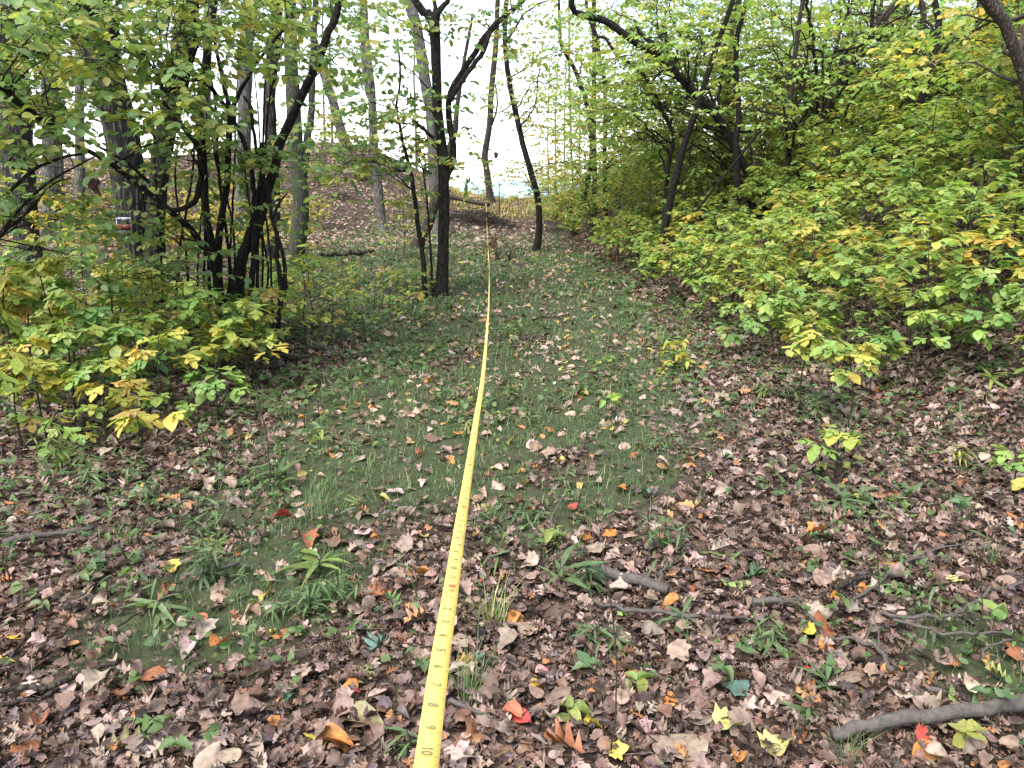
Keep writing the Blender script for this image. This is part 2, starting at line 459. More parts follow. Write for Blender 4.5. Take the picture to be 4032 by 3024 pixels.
# ------------------------------------------------------------------ the setting
def axis(edges):
    out = [np.array([edges[0][0]])]
    for a, b, s in edges:
        n = max(1, int(round((b - a) / s))); out.append(np.linspace(a, b, n + 1)[1:])
    return np.concatenate(out)
gx = axis([(-160, -40, 8), (-40, -14, 1.0), (-14, -6, .4), (-6, 6, .1), (6, 16, .4), (16, 40, 1.0), (40, 160, 8)])
gy = axis([(-12, 0, .8), (0, 10, .1), (10, 20, .25), (20, 42, .4), (42, 90, 2.0)])
X, Y_ = np.meshgrid(gx, gy)
Z = G(X, Y_) + .010 * wob(X * 3, Y_ * 3, 3.0)
nx, ny = len(gx), len(gy)
ii = (np.arange(ny - 1)[:, None] * nx + np.arange(nx - 1)[None]).ravel()
quads = np.stack([ii, ii + 1, ii + nx + 1, ii + nx], 1)
gcol = np.zeros((X.size, 3)); gcol[:, 0] = green(X, Y_).ravel()

def ground_mat():
    m, n, l, out = new_mat('forest_floor')
    at_ = n.new('ShaderNodeAttribute'); at_.attribute_name = 'col'
    tc = n.new('ShaderNodeTexCoord')
    n1 = n.new('ShaderNodeTexNoise'); n1.inputs['Scale'].default_value = 22; n1.inputs['Detail'].default_value = 8; n1.inputs['Roughness'].default_value = .7
    l.new(tc.outputs['Object'], n1.inputs['Vector'])
    vo = n.new('ShaderNodeTexVoronoi'); vo.inputs['Scale'].default_value = 14; l.new(tc.outputs['Object'], vo.inputs['Vector'])
    cr = n.new('ShaderNodeValToRGB')
    cr.color_ramp.elements[0].position = .36; cr.color_ramp.elements[0].color = (.022, .016, .012, 1)
    cr.color_ramp.elements[1].position = .68; cr.color_ramp.elements[1].color = (.085, .062, .046, 1)
    l.new(n1.outputs['Fac'], cr.inputs[0])
    hs = n.new('ShaderNodeSeparateColor'); l.new(vo.outputs['Color'], hs.inputs[0])
    mv = n.new('ShaderNodeMapRange'); mv.inputs[3].default_value = .5; mv.inputs[4].default_value = 1.5; l.new(hs.outputs[0], mv.inputs[0])
    mm = n.new('ShaderNodeMix'); mm.data_type = 'RGBA'; mm.blend_type = 'MULTIPLY'; mm.inputs[0].default_value = 1
    l.new(cr.outputs[0], mm.inputs[6]); l.new(mv.outputs[0], mm.inputs[7])
    n2 = n.new('ShaderNodeTexNoise'); n2.inputs['Scale'].default_value = 16; n2.inputs['Detail'].default_value = 14; n2.inputs['Roughness'].default_value = .85
    l.new(tc.outputs['Object'], n2.inputs['Vector'])
    cg = n.new('ShaderNodeValToRGB')
    cg.color_ramp.elements[0].position = .38; cg.color_ramp.elements[0].color = (.018, .024, .012, 1)
    cg.color_ramp.elements[1].position = .64; cg.color_ramp.elements[1].color = (.068, .080, .038, 1)
    l.new(n2.outputs['Fac'], cg.inputs[0])
    sep = n.new('ShaderNodeSeparateColor'); l.new(at_.outputs['Color'], sep.inputs[0])
    ad = n.new('ShaderNodeMath'); ad.operation = 'ADD'; l.new(sep.outputs[0], ad.inputs[0])
    sb = n.new('ShaderNodeMapRange'); sb.inputs[3].default_value = -.45; sb.inputs[4].default_value = .45
    sb.inputs[1].default_value = .3; sb.inputs[2].default_value = .7
    l.new(n2.outputs['Fac'], sb.inputs[0]); l.new(sb.outputs[0], ad.inputs[1])
    mr = n.new('ShaderNodeMapRange'); mr.inputs[1].default_value = .3; mr.inputs[2].default_value = .6; l.new(ad.outputs[0], mr.inputs[0])
    mx = n.new('ShaderNodeMix'); mx.data_type = 'RGBA'
    l.new(mr.outputs[0], mx.inputs[0]); l.new(mm.outputs[2], mx.inputs[6]); l.new(cg.outputs[0], mx.inputs[7])
    p = n.new('ShaderNodeBsdfPrincipled'); p.inputs['Roughness'].default_value = .95; p.inputs['Specular IOR Level'].default_value = .1
    l.new(mx.outputs[2], p.inputs['Base Color'])
    bu = n.new('ShaderNodeBump'); bu.inputs['Strength'].default_value = .8; bu.inputs['Distance'].default_value = .03
    l.new(n1.outputs['Fac'], bu.inputs['Height']); l.new(bu.outputs[0], p.inputs['Normal'])
    l.new(p.outputs[0], out.inputs['Surface'])
    return m
ground = link('ground', make_mesh('ground', np.stack([X.ravel(), Y_.ravel(), Z.ravel()], 1), quads, ground_mat(), gcol))
tag(ground, 'sandy forest floor rising to a leaf covered ridge', 'ground', kind='structure')

def water_mat():
    m, n, l, p = plain('lake_water', (.10, .22, .30), .35, .5)
    tc = n.new('ShaderNodeTexCoord'); no = n.new('ShaderNodeTexNoise'); no.inputs['Scale'].default_value = .15; no.inputs['Detail'].default_value = 4
    l.new(tc.outputs['Object'], no.inputs['Vector'])
    bu = n.new('ShaderNodeBump'); bu.inputs['Strength'].default_value = .3; bu.inputs['Distance'].default_value = .5
    l.new(no.outputs['Fac'], bu.inputs['Height']); l.new(bu.outputs[0], p.inputs['Normal'])
    return m
lake = link('lake', make_mesh('lake', [(-30000, 70, -15.5), (30000, 70, -15.5), (30000, 40000, -15.5), (-30000, 40000, -15.5)], [[0, 1, 2, 3]], water_mat()))
tag(lake, 'pale blue lake seen through the gap over the ridge', 'lake', kind='structure')

# ------------------------------------------------------------------ crowns
def spray_leaves(mb, twb, q, d, per, tl, size, kind, palette, droop=.22, twig_r=.0016, edge=None, edge_k=0):
    """q, d: where each twig starts and where it points; leaves alternate along it and fan at its tip"""
    n = len(q)
    per_i = rng.integers(per[0], per[1] + 1, n)
    tl = tl * rng.uniform(.6, 1.3, n)
    idx = np.repeat(np.arange(n), per_i)
    k = np.concatenate([np.arange(c) for c in per_i])
    t = (k + .6) / per_i[idx]
    ang = np.where(k % 2 == 0, 1, -1) * (1.15 - .75 * t) + rng.normal(0, .3, len(k))
    dh = d[idx]
    ca, sa = np.cos(ang), np.sin(ang)
    D = np.stack([dh[:, 0] * ca - dh[:, 1] * sa, dh[:, 0] * sa + dh[:, 1] * ca, dh[:, 2] * .3 - droop + rng.normal(0, .18, len(k))], 1)
    P = q[idx] + dh * (tl[idx] * t)[:, None] + norm(D) * .012
    N = np.array([0, 0, 1.]) + rng.normal(0, .33, (len(k), 3))
    spray_c = pal(palette, n, .12)
    col = .55 * spray_c[idx] + .45 * pal(palette, len(k), .2)
    put_leaves(mb, kind, P, D, N, size * rng.uniform(.6, 1.15, len(k)), col, edge, edge_k)
    if twb is not None:
        e = q + d * tl[:, None]
        thin_sticks(twb, q, e, twig_r)

def thin_sticks(mb, A, B, r):
    """three sided sticks from A to B"""
    t = norm(B - A); x = norm(np.cross(t, np.array([.31, .2, .93]))); y = np.cross(t, x)
    a = np.array([0, 2.094, 4.189])
    ring = x[:, None] * np.cos(a)[None, :, None] + y[:, None] * np.sin(a)[None, :, None]
    r = np.broadcast_to(r, (len(A),))[:, None, None]
    V = np.concatenate([A[:, None] + ring * r, B[:, None] + ring * r * .55], 1)
    T = np.array([(0, 1, 4), (0, 4, 3), (1, 2, 5), (1, 5, 4), (2, 0, 3), (2, 3, 5)])
    TT = (T[None] + (np.arange(len(A)) * 6)[:, None, None]).reshape(-1, 3)
    mb.add(V.reshape(-1, 3), TT)

def crown(root, origin, bones, clusters, kind, size, palette, bark, per=(5, 8), tl=.34, flat=.42, edge=None, edge_k=0, limb_r=.016, limbs=True, name='crown'):
    """bones: list of (points, radii) the limbs spring from; clusters: (centre, spread, number of sprays)"""
    mb, tw = MB(), MB()
    BP = np.concatenate([b[0] for b in bones]); BR = np.concatenate([b[1] for b in bones])
    for ci, (c, s, n) in enumerate(clusters):
        dist = np.linalg.norm(BP - c, axis=1)
        cost = dist + 1.2 * np.maximum(0, BP[:, 2] - (c[2] - .25 * dist))
        k = int(np.argmin(cost)); p0 = BP[k]; L = dist[k]
        src = np.array([c])
        if limbs and L > .12:
            r0 = min(BR[k] * .6, limb_r * (.6 + .4 * L))
            m1 = p0 + (c - p0) * .35 + np.array([0, 0, .10 * L]) + rng.normal(0, .06 * L, 3)
            m2 = p0 + (c - p0) * .7 + np.array([0, 0, .10 * L]) + rng.normal(0, .06 * L, 3)
            V, T, PP, RR = tube([p0, m1, m2, c + (c - p0) / L * s * .3], [r0, r0 * .75, r0 * .5, r0 * .22], 5, .25, rough=.06, seed=ci, jitter=.5)
            b = MB(); b.add(V, T); b.build('limb', bark, root, origin)
            src = PP[len(PP) // 2:]
        q = c + rng.normal(0, 1, (n, 3)) * np.array([s, s, s * flat])
        # leaves gather in layers
        q[:, 2] = .6 * q[:, 2] + .4 * (c[2] + np.round((q[:, 2] - c[2]) / (.35 * s + 1e-6)) * .35 * s)
        j = np.argmin(((q[:, None] - src[None]) ** 2).sum(2), 1)
        s0 = src[j]
        d = norm((q - s0) * np.array([1, 1, .25]) + rng.normal(0, .25, (n, 3)) * np.array([1, 1, .3]))
        thin_sticks(tw, s0, q, np.minimum(.0035, .0018 + .002 * np.linalg.norm(q - s0, axis=1)))
        spray_leaves(mb, tw, q, d, per, tl, size, kind, palette, edge=edge, edge_k=edge_k)
    o = mb.build(name, M_LEAF, root, origin)
    if o: tag(o, kind='stuff')
    t = tw.build('twigs', bark, root, origin)
    if t: tag(t, kind='stuff')

def cl(u, v, Y, s, n):
    return (at(u, v, Y), s, n)

def clusters_box(u0, v0, u1, v1, Y0, Y1, s, n, k):
    """k clusters spread over a region of the wood"""
    out = []
    m = int(math.ceil(math.sqrt(k * (u1 - u0) / max(1, v1 - v0))))
    m = max(1, m); r = max(1, int(math.ceil(k / m)))
    for i in range(m):
        for j in range(r):
            u = u0 + (i + rng.uniform(.1, .9)) * (u1 - u0) / m
            v = v0 + (j + rng.uniform(.1, .9)) * (v1 - v0) / r
            Yy = rng.uniform(Y0, Y1)
            p = at(u, v, Yy)
            if p[2] > G(p[0], p[1]) + .3: out.append((p, s * rng.uniform(.75, 1.25), n))
    return out

def tree(name, label, stems, bark, crowns=(), cat='tree', group=None, sides=10, up=0., furrow=0., rough=.03, limb_r=.016):
    """stems: list of dicts(pts, Y, Y1, ground, up, name); the first one is the trunk"""
    bones = []; built = []
    for si, s in enumerate(stems):
        P, R = px_path(s['pts'], s['Y'], s.get('Y1'))
        if s.get('ground', si == 0): P, R = to_ground(P, R, s.get('flare', 1.25))
        if s.get('up', 0): P, R = upward(P, R, s['up'], s.get('taper', .5))
        built.append((s, P, R))
    base = built[0][1][0].copy(); base[2] = float(G(base[0], base[1]))
    root = empty(name, base)
    tag(root, label, cat, group)
    for si, (s, P, R) in enumerate(built):
        f = s.get('furrow', furrow)
        V, T, PP, RR = tube(P, R, s.get('sides', sides if si == 0 else max(6, sides - 2)), s.get('step', .16 if R[0] > .04 else .1), rough, f, seed=si + len(label), jitter=s.get('jit', .10))
        b = MB(); b.add(V, T); b.build(s.get('name', 'trunk' if si == 0 else 'limb'), s.get('bark', bark), root, base)
        bones.append((PP, RR))
    for c in crowns:
        crown(root, base, bones, c['cl'], c.get('kind', 'sass_lo'), c.get('size', .11), c.get('pal', 'sass'), c.get('bark', bark), per=c.get('per', (5, 8)), tl=c.get('tl', .34), flat=c.get('flat', .42), limb_r=c.get('limb_r', limb_r), limbs=c.get('limbs', True), edge=c.get('edge'), edge_k=c.get('edge_k', 0))
    return root

def S(pts, Y, Y1=None, **k):
    return dict(pts=pts, Y=Y, Y1=Y1, **k)
YEL = (.48, .36, .06)

# ------------------------------------------------------------------ trees, left side
tree('oak_tree', 'thick furrowed grey oak behind the multi-stemmed shrub, carrying the small sign',
     [S([(527, 1185, 150), (531, 1000, 122), (525, 854, 116), (500, 671, 118), (470, 488, 118), (415, 305, 122), (397, 153, 124), (366, 0, 124)], 10.2, up=4, taper=.7, furrow=.10, sides=56, step=.12, flare=1.3),
      S([(415, 180, 60), (330, 20, 46), (240, -150, 36)], 10.2, 9.6, up=2)],
     B_OAK, [dict(cl=clusters_box(40, -250, 620, 60, 9, 11.5, .6, 14, 6), kind='round_lo', pal='hazel', size=.10)])
tree('oak_tree', 'dark rough oak trunk leaning right, standing against the thicker grey oak',
     [S([(604, 1200, 92), (608, 1000, 74), (612, 854, 66), (629, 671, 66), (647, 549, 70), (690, 366, 74), (726, 152, 76), (740, 0, 76)], 10.0, up=4, taper=.7, furrow=.10, sides=40, step=.12, flare=1.25)],
     B_DARK, [dict(cl=clusters_box(620, -250, 1000, 40, 9.5, 11.5, .5, 12, 4), kind='round_lo', pal='hazel', size=.10)])
tree('forest_tree', 'straight grey trunk at the far left edge behind yellowing leaves',
     [S([(118, 1010, 96), (104, 915, 86), (98, 793, 84), (78, 549, 84), (67, 366, 84), (61, 183, 82), (55, 0, 82)], 14, up=4, furrow=.06, sides=28)],
     B_OAK, [dict(cl=clusters_box(-100, -150, 330, 330, 11, 15, .6, 18, 9), kind='round_lo', pal='far', size=.11)])
tree('forest_tree', 'leaning greenish grey trunk right of the multi-stemmed shrub with a thin upper fork',
     [S([(1138, 1068, 76), (1165, 1000, 66), (1183, 854, 62), (1181, 732, 60), (1162, 549, 56), (1153, 366, 52), (1143, 183, 46), (1140, 0, 44)], 13.9, up=4, sides=18),
      S([(1184, 780, 30), (1201, 641, 32), (1210, 549, 28), (1226, 458, 27), (1229, 305, 25), (1235, 152, 23), (1244, 0, 22)], 13.9, 14.2, up=2)],
     B_GREEN, [dict(cl=clusters_box(1040, -300, 1500, 60, 12, 15, .6, 16, 8), kind='round_lo', pal='hazel', size=.10)])
tree('forest_tree', 'grey trunk just left of the leaning greenish trunk',
     [S([(1087, 1050, 56), (1073, 1000, 50), (1079, 793, 47), (1067, 549, 46), (1061, 366, 45), (1079, 183, 44), (1091, 0, 42)], 15.5, up=4, sides=18)],
     B_OAK, [dict(cl=clusters_box(900, -250, 1200, 60, 14, 17, .6, 14, 5), kind='round_lo', pal='hazel', size=.10)])
tree('forest_tree', 'grey forked trunk showing above the multi-stemmed shrub',
     [S([(950, 1010, 56), (955, 800, 52), (960, 600, 50), (964, 400, 50), (970, 183, 50), (976, 61, 46), (982, 0, 44)], 18, up=4, sides=14),
      S([(968, 200, 30), (1000, 100, 28), (992, 0, 26)], 18, 18.3, up=2)],
     B_GREY)
for u0, v0, du, w, Y, lab in [(205, 905, -20, 54, 22, 'mid grey trunk beyond the yellow undergrowth at the left'),
                              (317, 900, -6, 34, 20, 'slim grey trunk left of the thick oak'),
                              (238, 880, -14, 22, 25, 'thin far trunk between the left edge trunk and the oak'),
                              (20, 860, -10, 36, 24, 'dim far trunk at the very left behind the edge trunk'),
                              (800, 905, 20, 34, 23, 'far grey trunk seen between the dark shrub stems')]:
    tree('forest_tree', lab, [S([(u0, v0, w * 1.2), (u0 + du * .4, v0 - 300, w), (u0 + du * .7, v0 - 600, w * .95), (u0 + du, v0 - 950, w * .85)], Y, up=3)], B_GREY,
         [dict(cl=clusters_box(u0 - 130, 30, u0 + 150, 430, Y - 1, Y + 1.5, .8, 12, 5), kind='tiny', pal='far', size=.14, per=(5, 8))])

tree('forest_tree', 'pale straight trunk at the foot of the leafy ridge left of the middle tree',
     [S([(1508, 915, 44), (1504, 880, 37), (1485, 702, 35), (1470, 549, 32), (1464, 366, 28), (1448, 214, 24), (1440, 92, 20), (1436, 0, 18)], 24, up=3, sides=12),
      S([(1466, 420, 18), (1440, 330, 18), (1428, 180, 15), (1422, 0, 13)], 24, 24.4, up=2)],
     B_GREY, [dict(cl=clusters_box(1330, 0, 1560, 330, 22, 26, .55, 10, 5), kind='tiny', pal='far', size=.13)])
tree('forest_tree', 'pale trunk slanting up behind the dark middle tree',
     [S([(1728, 900, 46), (1718, 800, 44), (1708, 702, 42), (1702, 549, 42), (1696, 427, 42), (1677, 336, 42), (1659, 214, 42), (1635, 92, 42), (1610, 0, 42)], 24, up=5, sides=14)],
     B_GREY)
tree('forest_tree', 'thick bent trunk leaning out behind the base of the middle tree',
     [S([(1655, 940, 40), (1677, 905, 40), (1708, 812, 38), (1726, 732, 36), (1752, 640, 32), (1790, 520, 24), (1800, 420, 18)], 19.5, up=2, sides=12)],
     B_BROWN)
tree('forest_tree', 'pale bare trunk tilting left on the crest of the ridge',
     [S([(1372, 580, 40), (1354, 549, 38), (1330, 470, 36), (1305, 378, 33), (1262, 256, 30), (1235, 150, 26), (1200, 40, 22)], 35, up=3)],
     B_GREY, [dict(cl=clusters_box(1120, 120, 1420, 460, 33, 37, .6, 6, 5), kind='tiny', pal='farY', size=.15)])
for u, v, w, lab in [(1308, 540, 9, 'thin pole tree on the ridge crest left of the tilted pale trunk'),
                     (1278, 545, 8, 'very thin pole tree at the left of the ridge crest'),
                     (1640, 650, 10, 'slender pole tree at the right end of the ridge crest')]:
    tree('pole_tree', lab, [S([(u, v, w), (u - 4, v - 170, w * .9), (u - 10, v - 330, w * .8), (u - 8, v - 480, w * .6)], 36, up=1, sides=6)], B_GREY)
tree('forest_tree', 'lone dark trunk with a kink standing on the saddle against the lake',
     [S([(1930, 785, 32), (1928, 760, 27), (1915, 659, 25), (1909, 610, 25), (1928, 488, 23), (1934, 366, 22), (1952, 183, 20), (1956, 100, 18), (1960, 0, 17)], 34, up=3, jit=.02, sides=12),
      S([(1912, 640, 8), (1930, 520, 7), (1957, 420, 7), (1951, 330, 6)], 34, 34.1)],
     B_BROWN, [dict(cl=[cl(1860, 570, 34, .35, 9), cl(2010, 300, 34, .5, 9), cl(1880, 370, 33, .4, 8), cl(1990, 660, 33, .4, 8), cl(1840, 690, 33, .3, 7)], kind='tiny', pal='far', size=.16)])

# middle tree and its neighbours
tree('dark_tree', 'dark middle tree left of the tape with a high fork and a second stem',
     [S([(1733, 1175, 74), (1738, 1120, 52), (1745, 1000, 44), (1748, 793, 42), (1742, 610, 40), (1723, 427, 36), (1717, 244, 36), (1708, 92, 42), (1680, 50, 34), (1635, 0, 26)], 11, up=3, sides=16),
      S([(1710, 100, 28), (1726, 55, 24), (1750, 18, 20), (1772, -40, 18)], 11, up=2),
      S([(1706, 85, 20), (1712, 30, 16), (1704, -40, 13)], 11, up=1.5),
      S([(1742, 760, 30), (1763, 690, 28), (1787, 580, 24), (1766, 458, 24), (1774, 366, 22), (1812, 293, 21), (1873, 207, 21), (1928, 122, 22), (2000, 52, 18), (2062, 0, 16)], 11, 11.3, up=1.5),
      S([(1774, 400, 16), (1787, 366, 19), (1842, 287, 18), (1903, 201, 18), (1912, 175, 20), (1930, 120, 15)], 11, 11.1)],
     B_DARK, [dict(cl=[cl(1450, 250, 10.5, .42, 22), cl(1560, 120, 11, .4, 15), cl(1420, 60, 11, .5, 20), cl(1520, 380, 10.5, .45, 26), cl(1640, 420, 11, .35, 14),
                       cl(1400, 500, 10.5, .42, 24), cl(1560, 520, 10.5, .4, 22), cl(1320, 420, 10.2, .35, 12), cl(1630, 620, 11, .3, 12), cl(1800, 480, 11, .25, 8), cl(1810, 660, 11, .22, 8), cl(1830, 60, 11, .4, 11), cl(1900, 20, 11, .4, 10),
                       cl(1760, 560, 11, .25, 8), cl(1960, 100, 11, .35, 8), cl(2050, 60, 11, .45, 16), cl(1650, -100, 11, .6, 14), cl(1850, -150, 11, .6, 14)], kind='round_lo', pal='hazel', size=.095, tl=.28)],
     limb_r=.012)
tree('slim_tree', 'slim two-stemmed sapling tree close left of the dark middle tree',
     [S([(1672, 1165, 22), (1665, 1000, 19), (1647, 903, 18), (1635, 793, 16), (1616, 671, 15), (1586, 561, 12), (1574, 488, 11), (1561, 415, 9), (1577, 305, 8), (1565, 152, 7)], 10.8, sides=8),
      S([(1702, 1140, 11), (1696, 1000, 10), (1680, 793, 8), (1665, 671, 6), (1640, 590, 5)], 10.9, ground=True, name='trunk', sides=6)],
     B_DARK, [dict(cl=[cl(1330, 560, 10.4, .38, 24), cl(1420, 620, 10.6, .34, 22), cl(1500, 640, 10.6, .3, 16), cl(1380, 690, 10.5, .28, 12), cl(1480, 470, 10.5, .34, 18), cl(1590, 690, 10.8, .2, 7), cl(1560, 780, 10.8, .2, 5), cl(1660, 830, 10.9, .2, 5), cl(1250, 640, 10.3, .28, 8)], kind='round_lo', pal='hazel', size=.095, tl=.28)],
     limb_r=.009)

# multi-stemmed shrub on the left
YS = 7.3
stems = [
 S([(872, 1250, 30), (850, 1090, 27), (790, 950, 26), (700, 860, 25), (600, 770, 23), (500, 690, 22), (420, 630, 20), (340, 590, 18), (240, 560, 12), (150, 510, 8)], YS, 6.7, ground=True, name='stem'),
 S([(640, 810, 20), (665, 824, 22), (720, 818, 21), (763, 793, 22), (787, 732, 23), (793, 659, 22), (781, 586, 20), (751, 537, 18), (702, 476, 17), (647, 403, 15), (635, 330, 12), (600, 240, 8)], 7.0, 6.8, name='stem'),
 S([(870, 1250, 34), (840, 1000, 28), (815, 880, 27), (806, 763, 27), (799, 610, 26), (787, 427, 25), (793, 342, 22), (806, 244, 26), (830, 122, 22), (848, 0, 18)], YS, up=1.2, ground=True, name='stem'),
 S([(868, 1250, 36), (860, 976, 30), (873, 854, 26), (891, 732, 24), (903, 549, 24), (903, 439, 22), (885, 354, 18), (873, 287, 16), (850, 190, 13), (838, 60, 10)], YS + .1, up=.8, ground=True, name='stem'),
 S([(903, 445, 18), (934, 378, 18), (970, 317, 14), (1025, 226, 12), (1117, 116, 11), (1130, 60, 8)], YS + .1, YS, name='stem'),
 S([(900, 440, 16), (854, 378, 17), (818, 330, 16), (770, 312, 14), (700, 330, 12), (660, 380, 9)], YS, 6.6, name='stem'),
 S([(985, 1240, 26), (1001, 915, 22), (1001, 769, 20), (989, 671, 18), (964, 568, 18), (922, 476, 18), (905, 430, 15)], YS + .05, ground=True, name='stem'),
 S([(920, 1180, 52), (958, 1000, 44), (1010, 903, 40), (1050, 763, 38), (1086, 641, 36), (1099, 568, 34), (1147, 470, 34), (1196, 360, 32), (1221, 305, 32), (1257, 232, 30), (1294, 122, 28), (1337, 0, 26)], YS + .1, up=2, ground=True, name='stem', sides=12),
 S([(895, 1190, 34), (955, 1000, 28), (1000, 854, 26), (1025, 732, 25), (1040, 620, 24), (1036, 560, 18)], YS + .2, ground=True, name='stem'),
 S([(1058, 1400, 26), (1080, 1352, 22), (1099, 1266, 21), (1105, 1144, 20), (1092, 1022, 16), (1086, 915, 15), (1068, 854, 15), (1062, 769, 14), (1038, 702, 14), (1013, 610, 13), (995, 500, 13), (989, 427, 13), (960, 380, 9)], 7.1, 7.2, ground=True, name='stem'),
 S([(1108, 1200, 12), (1123, 1132, 17), (1117, 1022, 17), (1092, 930, 16), (1076, 860, 12), (1100, 800, 9), (1130, 760, 6)], 7.15, ground=True, name='stem'),
 S([(1032, 1230, 10), (1034, 1000, 9), (1028, 930, 8), (990, 850, 7), (960, 640, 6)], 7.4, ground=True, name='stem'),
 S([(800, 1240, 9), (806, 900, 8), (796, 700, 7), (770, 520, 5)], 7.5, ground=True, name='stem'),
 S([(745, 1240, 12), (735, 1020, 10), (705, 840, 8), (690, 700, 7), (700, 560, 5)], 7.5, ground=True, name='stem'),
 S([(1046, 1150, 9), (1058, 1080, 9), (1040, 960, 8), (1020, 800, 6)], 8.0, ground=True, name='stem'),
 S([(925, 1060, 9), (913, 860, 8), (850, 640, 7), (836, 480, 6), (870, 400, 5)], 7.2, name='stem'),
 S([(545, 740, 16), (640, 800, 20), (590, 720, 14), (500, 640, 13), (395, 580, 10), (370, 560, 6)][2:], 7.0, 6.8, name='stem'),
 S([(455, 640, 10), (520, 610, 9), (540, 585, 9), (620, 560, 6)], 6.8, 6.7, name='stem'),
]
for u0, v0, du, w_, yy in [(690, 1240, 90, 11, 7.6), (915, 1250, -70, 14, 7.5), (950, 1240, 110, 13, 7.4), (1010, 1230, 30, 12, 7.6), (830, 1250, -60, 12, 7.6), (775, 1240, 40, 8, 7.7), (1075, 1260, -60, 9, 7.5), (900, 1240, 30, 10, 7.7), (640, 1230, -40, 9, 7.7)]:
    stems.append(S([(u0, v0, w_), (u0 + du * .2, v0 - 260, w_ * .9), (u0 + du * .75, v0 - 560, w_ * .8), (u0 + du, v0 - 840, w_ * .6), (u0 + du * 1.5, v0 - 1080, w_ * .4)], yy, yy - .2, ground=True, name='stem'))
shrub_clusters = (clusters_box(280, -20, 1000, 330, 5.8, 7.3, .27, 13, 19) + clusters_box(440, 330, 760, 500, 5.5, 7.0, .2, 10, 6) + clusters_box(700, 450, 1080, 700, 6.8, 7.8, .24, 10, 6)
   + clusters_box(700, 640, 1120, 1000, 7.6, 8.6, .26, 12, 8) + clusters_box(980, -40, 1330, 230, 7.4, 8.4, .26, 11, 8) + [cl(470, 900, 7.0, .10, 8), cl(440, 860, 6.8, .08, 4), cl(1180, 250, 6.6, .2, 8), cl(1390, 200, 6.8, .2, 8)] + clusters_box(420, 860, 800, 1120, 6.6, 7.4, .22, 9, 6) + clusters_box(250, -300, 1300, 0, 6, 8, .5, 14, 9))
tree('multi_stemmed_shrub', 'large multi-stemmed shrub with dark curving stems and rounded green leaves left of the path', stems, B_BLACK,
     [dict(cl=shrub_clusters, kind='round_lo', pal='hazel', size=.080, tl=.26, per=(5, 8))], cat='shrub', sides=9, limb_r=.009)
tree('spreading_shrub', 'spreading shrub reaching in from the left edge with bare arching lower branches',
     [S([(-420, 1250, 40), (-330, 900, 36), (-200, 620, 32), (-60, 330, 28), (0, 345, 26), (55, 390, 25), (140, 458, 24), (190, 500, 12), (260, 560, 7)][0:3], 5.4, name='stem'),
      S([(-200, 620, 30), (-120, 380, 30), (0, 342, 28), (55, 390, 27), (140, 458, 25), (180, 480, 16), (260, 500, 9)], 5.4, 6, name='stem'),
      S([(-260, 780, 24), (-120, 880, 18), (0, 787, 15), (61, 732, 14), (153, 653, 13), (262, 616, 11), (342, 604, 8)], 5.4, 6.2, name='stem'),
      S([(-250, 800, 20), (-40, 940, 13), (60, 840, 11), (150, 750, 10), (250, 680, 9), (330, 640, 7), (400, 600, 4)], 5.4, 6.1, name='stem'),
      S([(-100, 1000, 14), (60, 880, 11), (140, 800, 10), (205, 725, 8), (280, 700, 5)], 5.6, 6, name='stem')],
     B_DARK, [dict(cl=clusters_box(-60, 60, 330, 420, 5.2, 6.4, .27, 12, 8) + clusters_box(-60, 420, 300, 620, 5.2, 6.4, .23, 10, 5) + clusters_box(-40, 700, 420, 1060, 5.6, 7, .25, 10, 7) + clusters_box(-400, -100, -60, 700, 5, 6, .3, 12, 7), kind='round_lo', pal='hazel', size=.082, tl=.26)], cat='shrub', limb_r=.008)

# ------------------------------------------------------------------ trees, right side
tree('leaning_tree', 'slim dark trunk leaning left beside the turf, right of the tape end',
     [S([(2112, 985, 30), (2123, 903, 26), (2117, 781, 25), (2092, 684, 24), (2062, 580, 23), (2038, 476, 22), (2007, 330, 20), (1989, 183, 19), (1989, 61, 18), (1995, 0, 17)], 19.5, up=2, sides=10),
      S([(1990, 60, 14), (2020, 40, 14), (2062, 0, 12), (2110, -40, 10)], 19.5, up=1),
      S([(2025, 400, 6), (1990, 430, 5), (1940, 440, 4), (1870, 350, 3)], 19.5)],
     B_DARK, [dict(cl=clusters_box(1960, 0, 2260, 520, 17, 21, .5, 15, 11) + clusters_box(1960, -300, 2300, 0, 17, 21, .6, 12, 5) + clusters_box(1990, 560, 2200, 800, 18, 21, .3, 8, 5), pal='far', size=.12, kind='sass_lo')])
tree('forest_tree', 'straight slim trunk of the trio on the right bank behind the leaning tree',
     [S([(2338, 900, 24), (2338, 778, 20), (2341, 693, 19), (2338, 542, 18), (2339, 301, 17), (2339, 150, 17), (2338, 0, 16)], 22.5, up=3, sides=9)],
     B_BROWN, [dict(cl=clusters_box(2180, 0, 2580, 500, 21, 25, .6, 18, 16), pal='sassC', size=.13)])
tree('forest_tree', 'slightly curved right trunk of the trio on the right bank',
     [S([(2384, 790, 18), (2380, 651, 16), (2383, 512, 15), (2380, 313, 14), (2362, 241, 14), (2350, 145, 14), (2325, 84, 14), (2307, 0, 12)], 21.5, up=2, sides=8)],
     B_DARK, [dict(cl=clusters_box(2330, 350, 2700, 700, 20, 24, .55, 18, 14), pal='sassC', size=.13)])
tree('forest_tree', 'crooked left trunk of the trio on the right bank, bending left at the top',
     [S([(2290, 800, 22), (2307, 747, 19), (2325, 651, 17), (2329, 542, 17), (2316, 434, 17), (2288, 338, 16), (2259, 265, 16), (2235, 223, 16), (2208, 169, 14), (2205, 121, 12), (2202, 0, 10)], 24, up=2, sides=8)],
     B_DARK, [dict(cl=clusters_box(2100, 120, 2330, 700, 22, 26, .5, 16, 13), pal='farY', size=.13)])
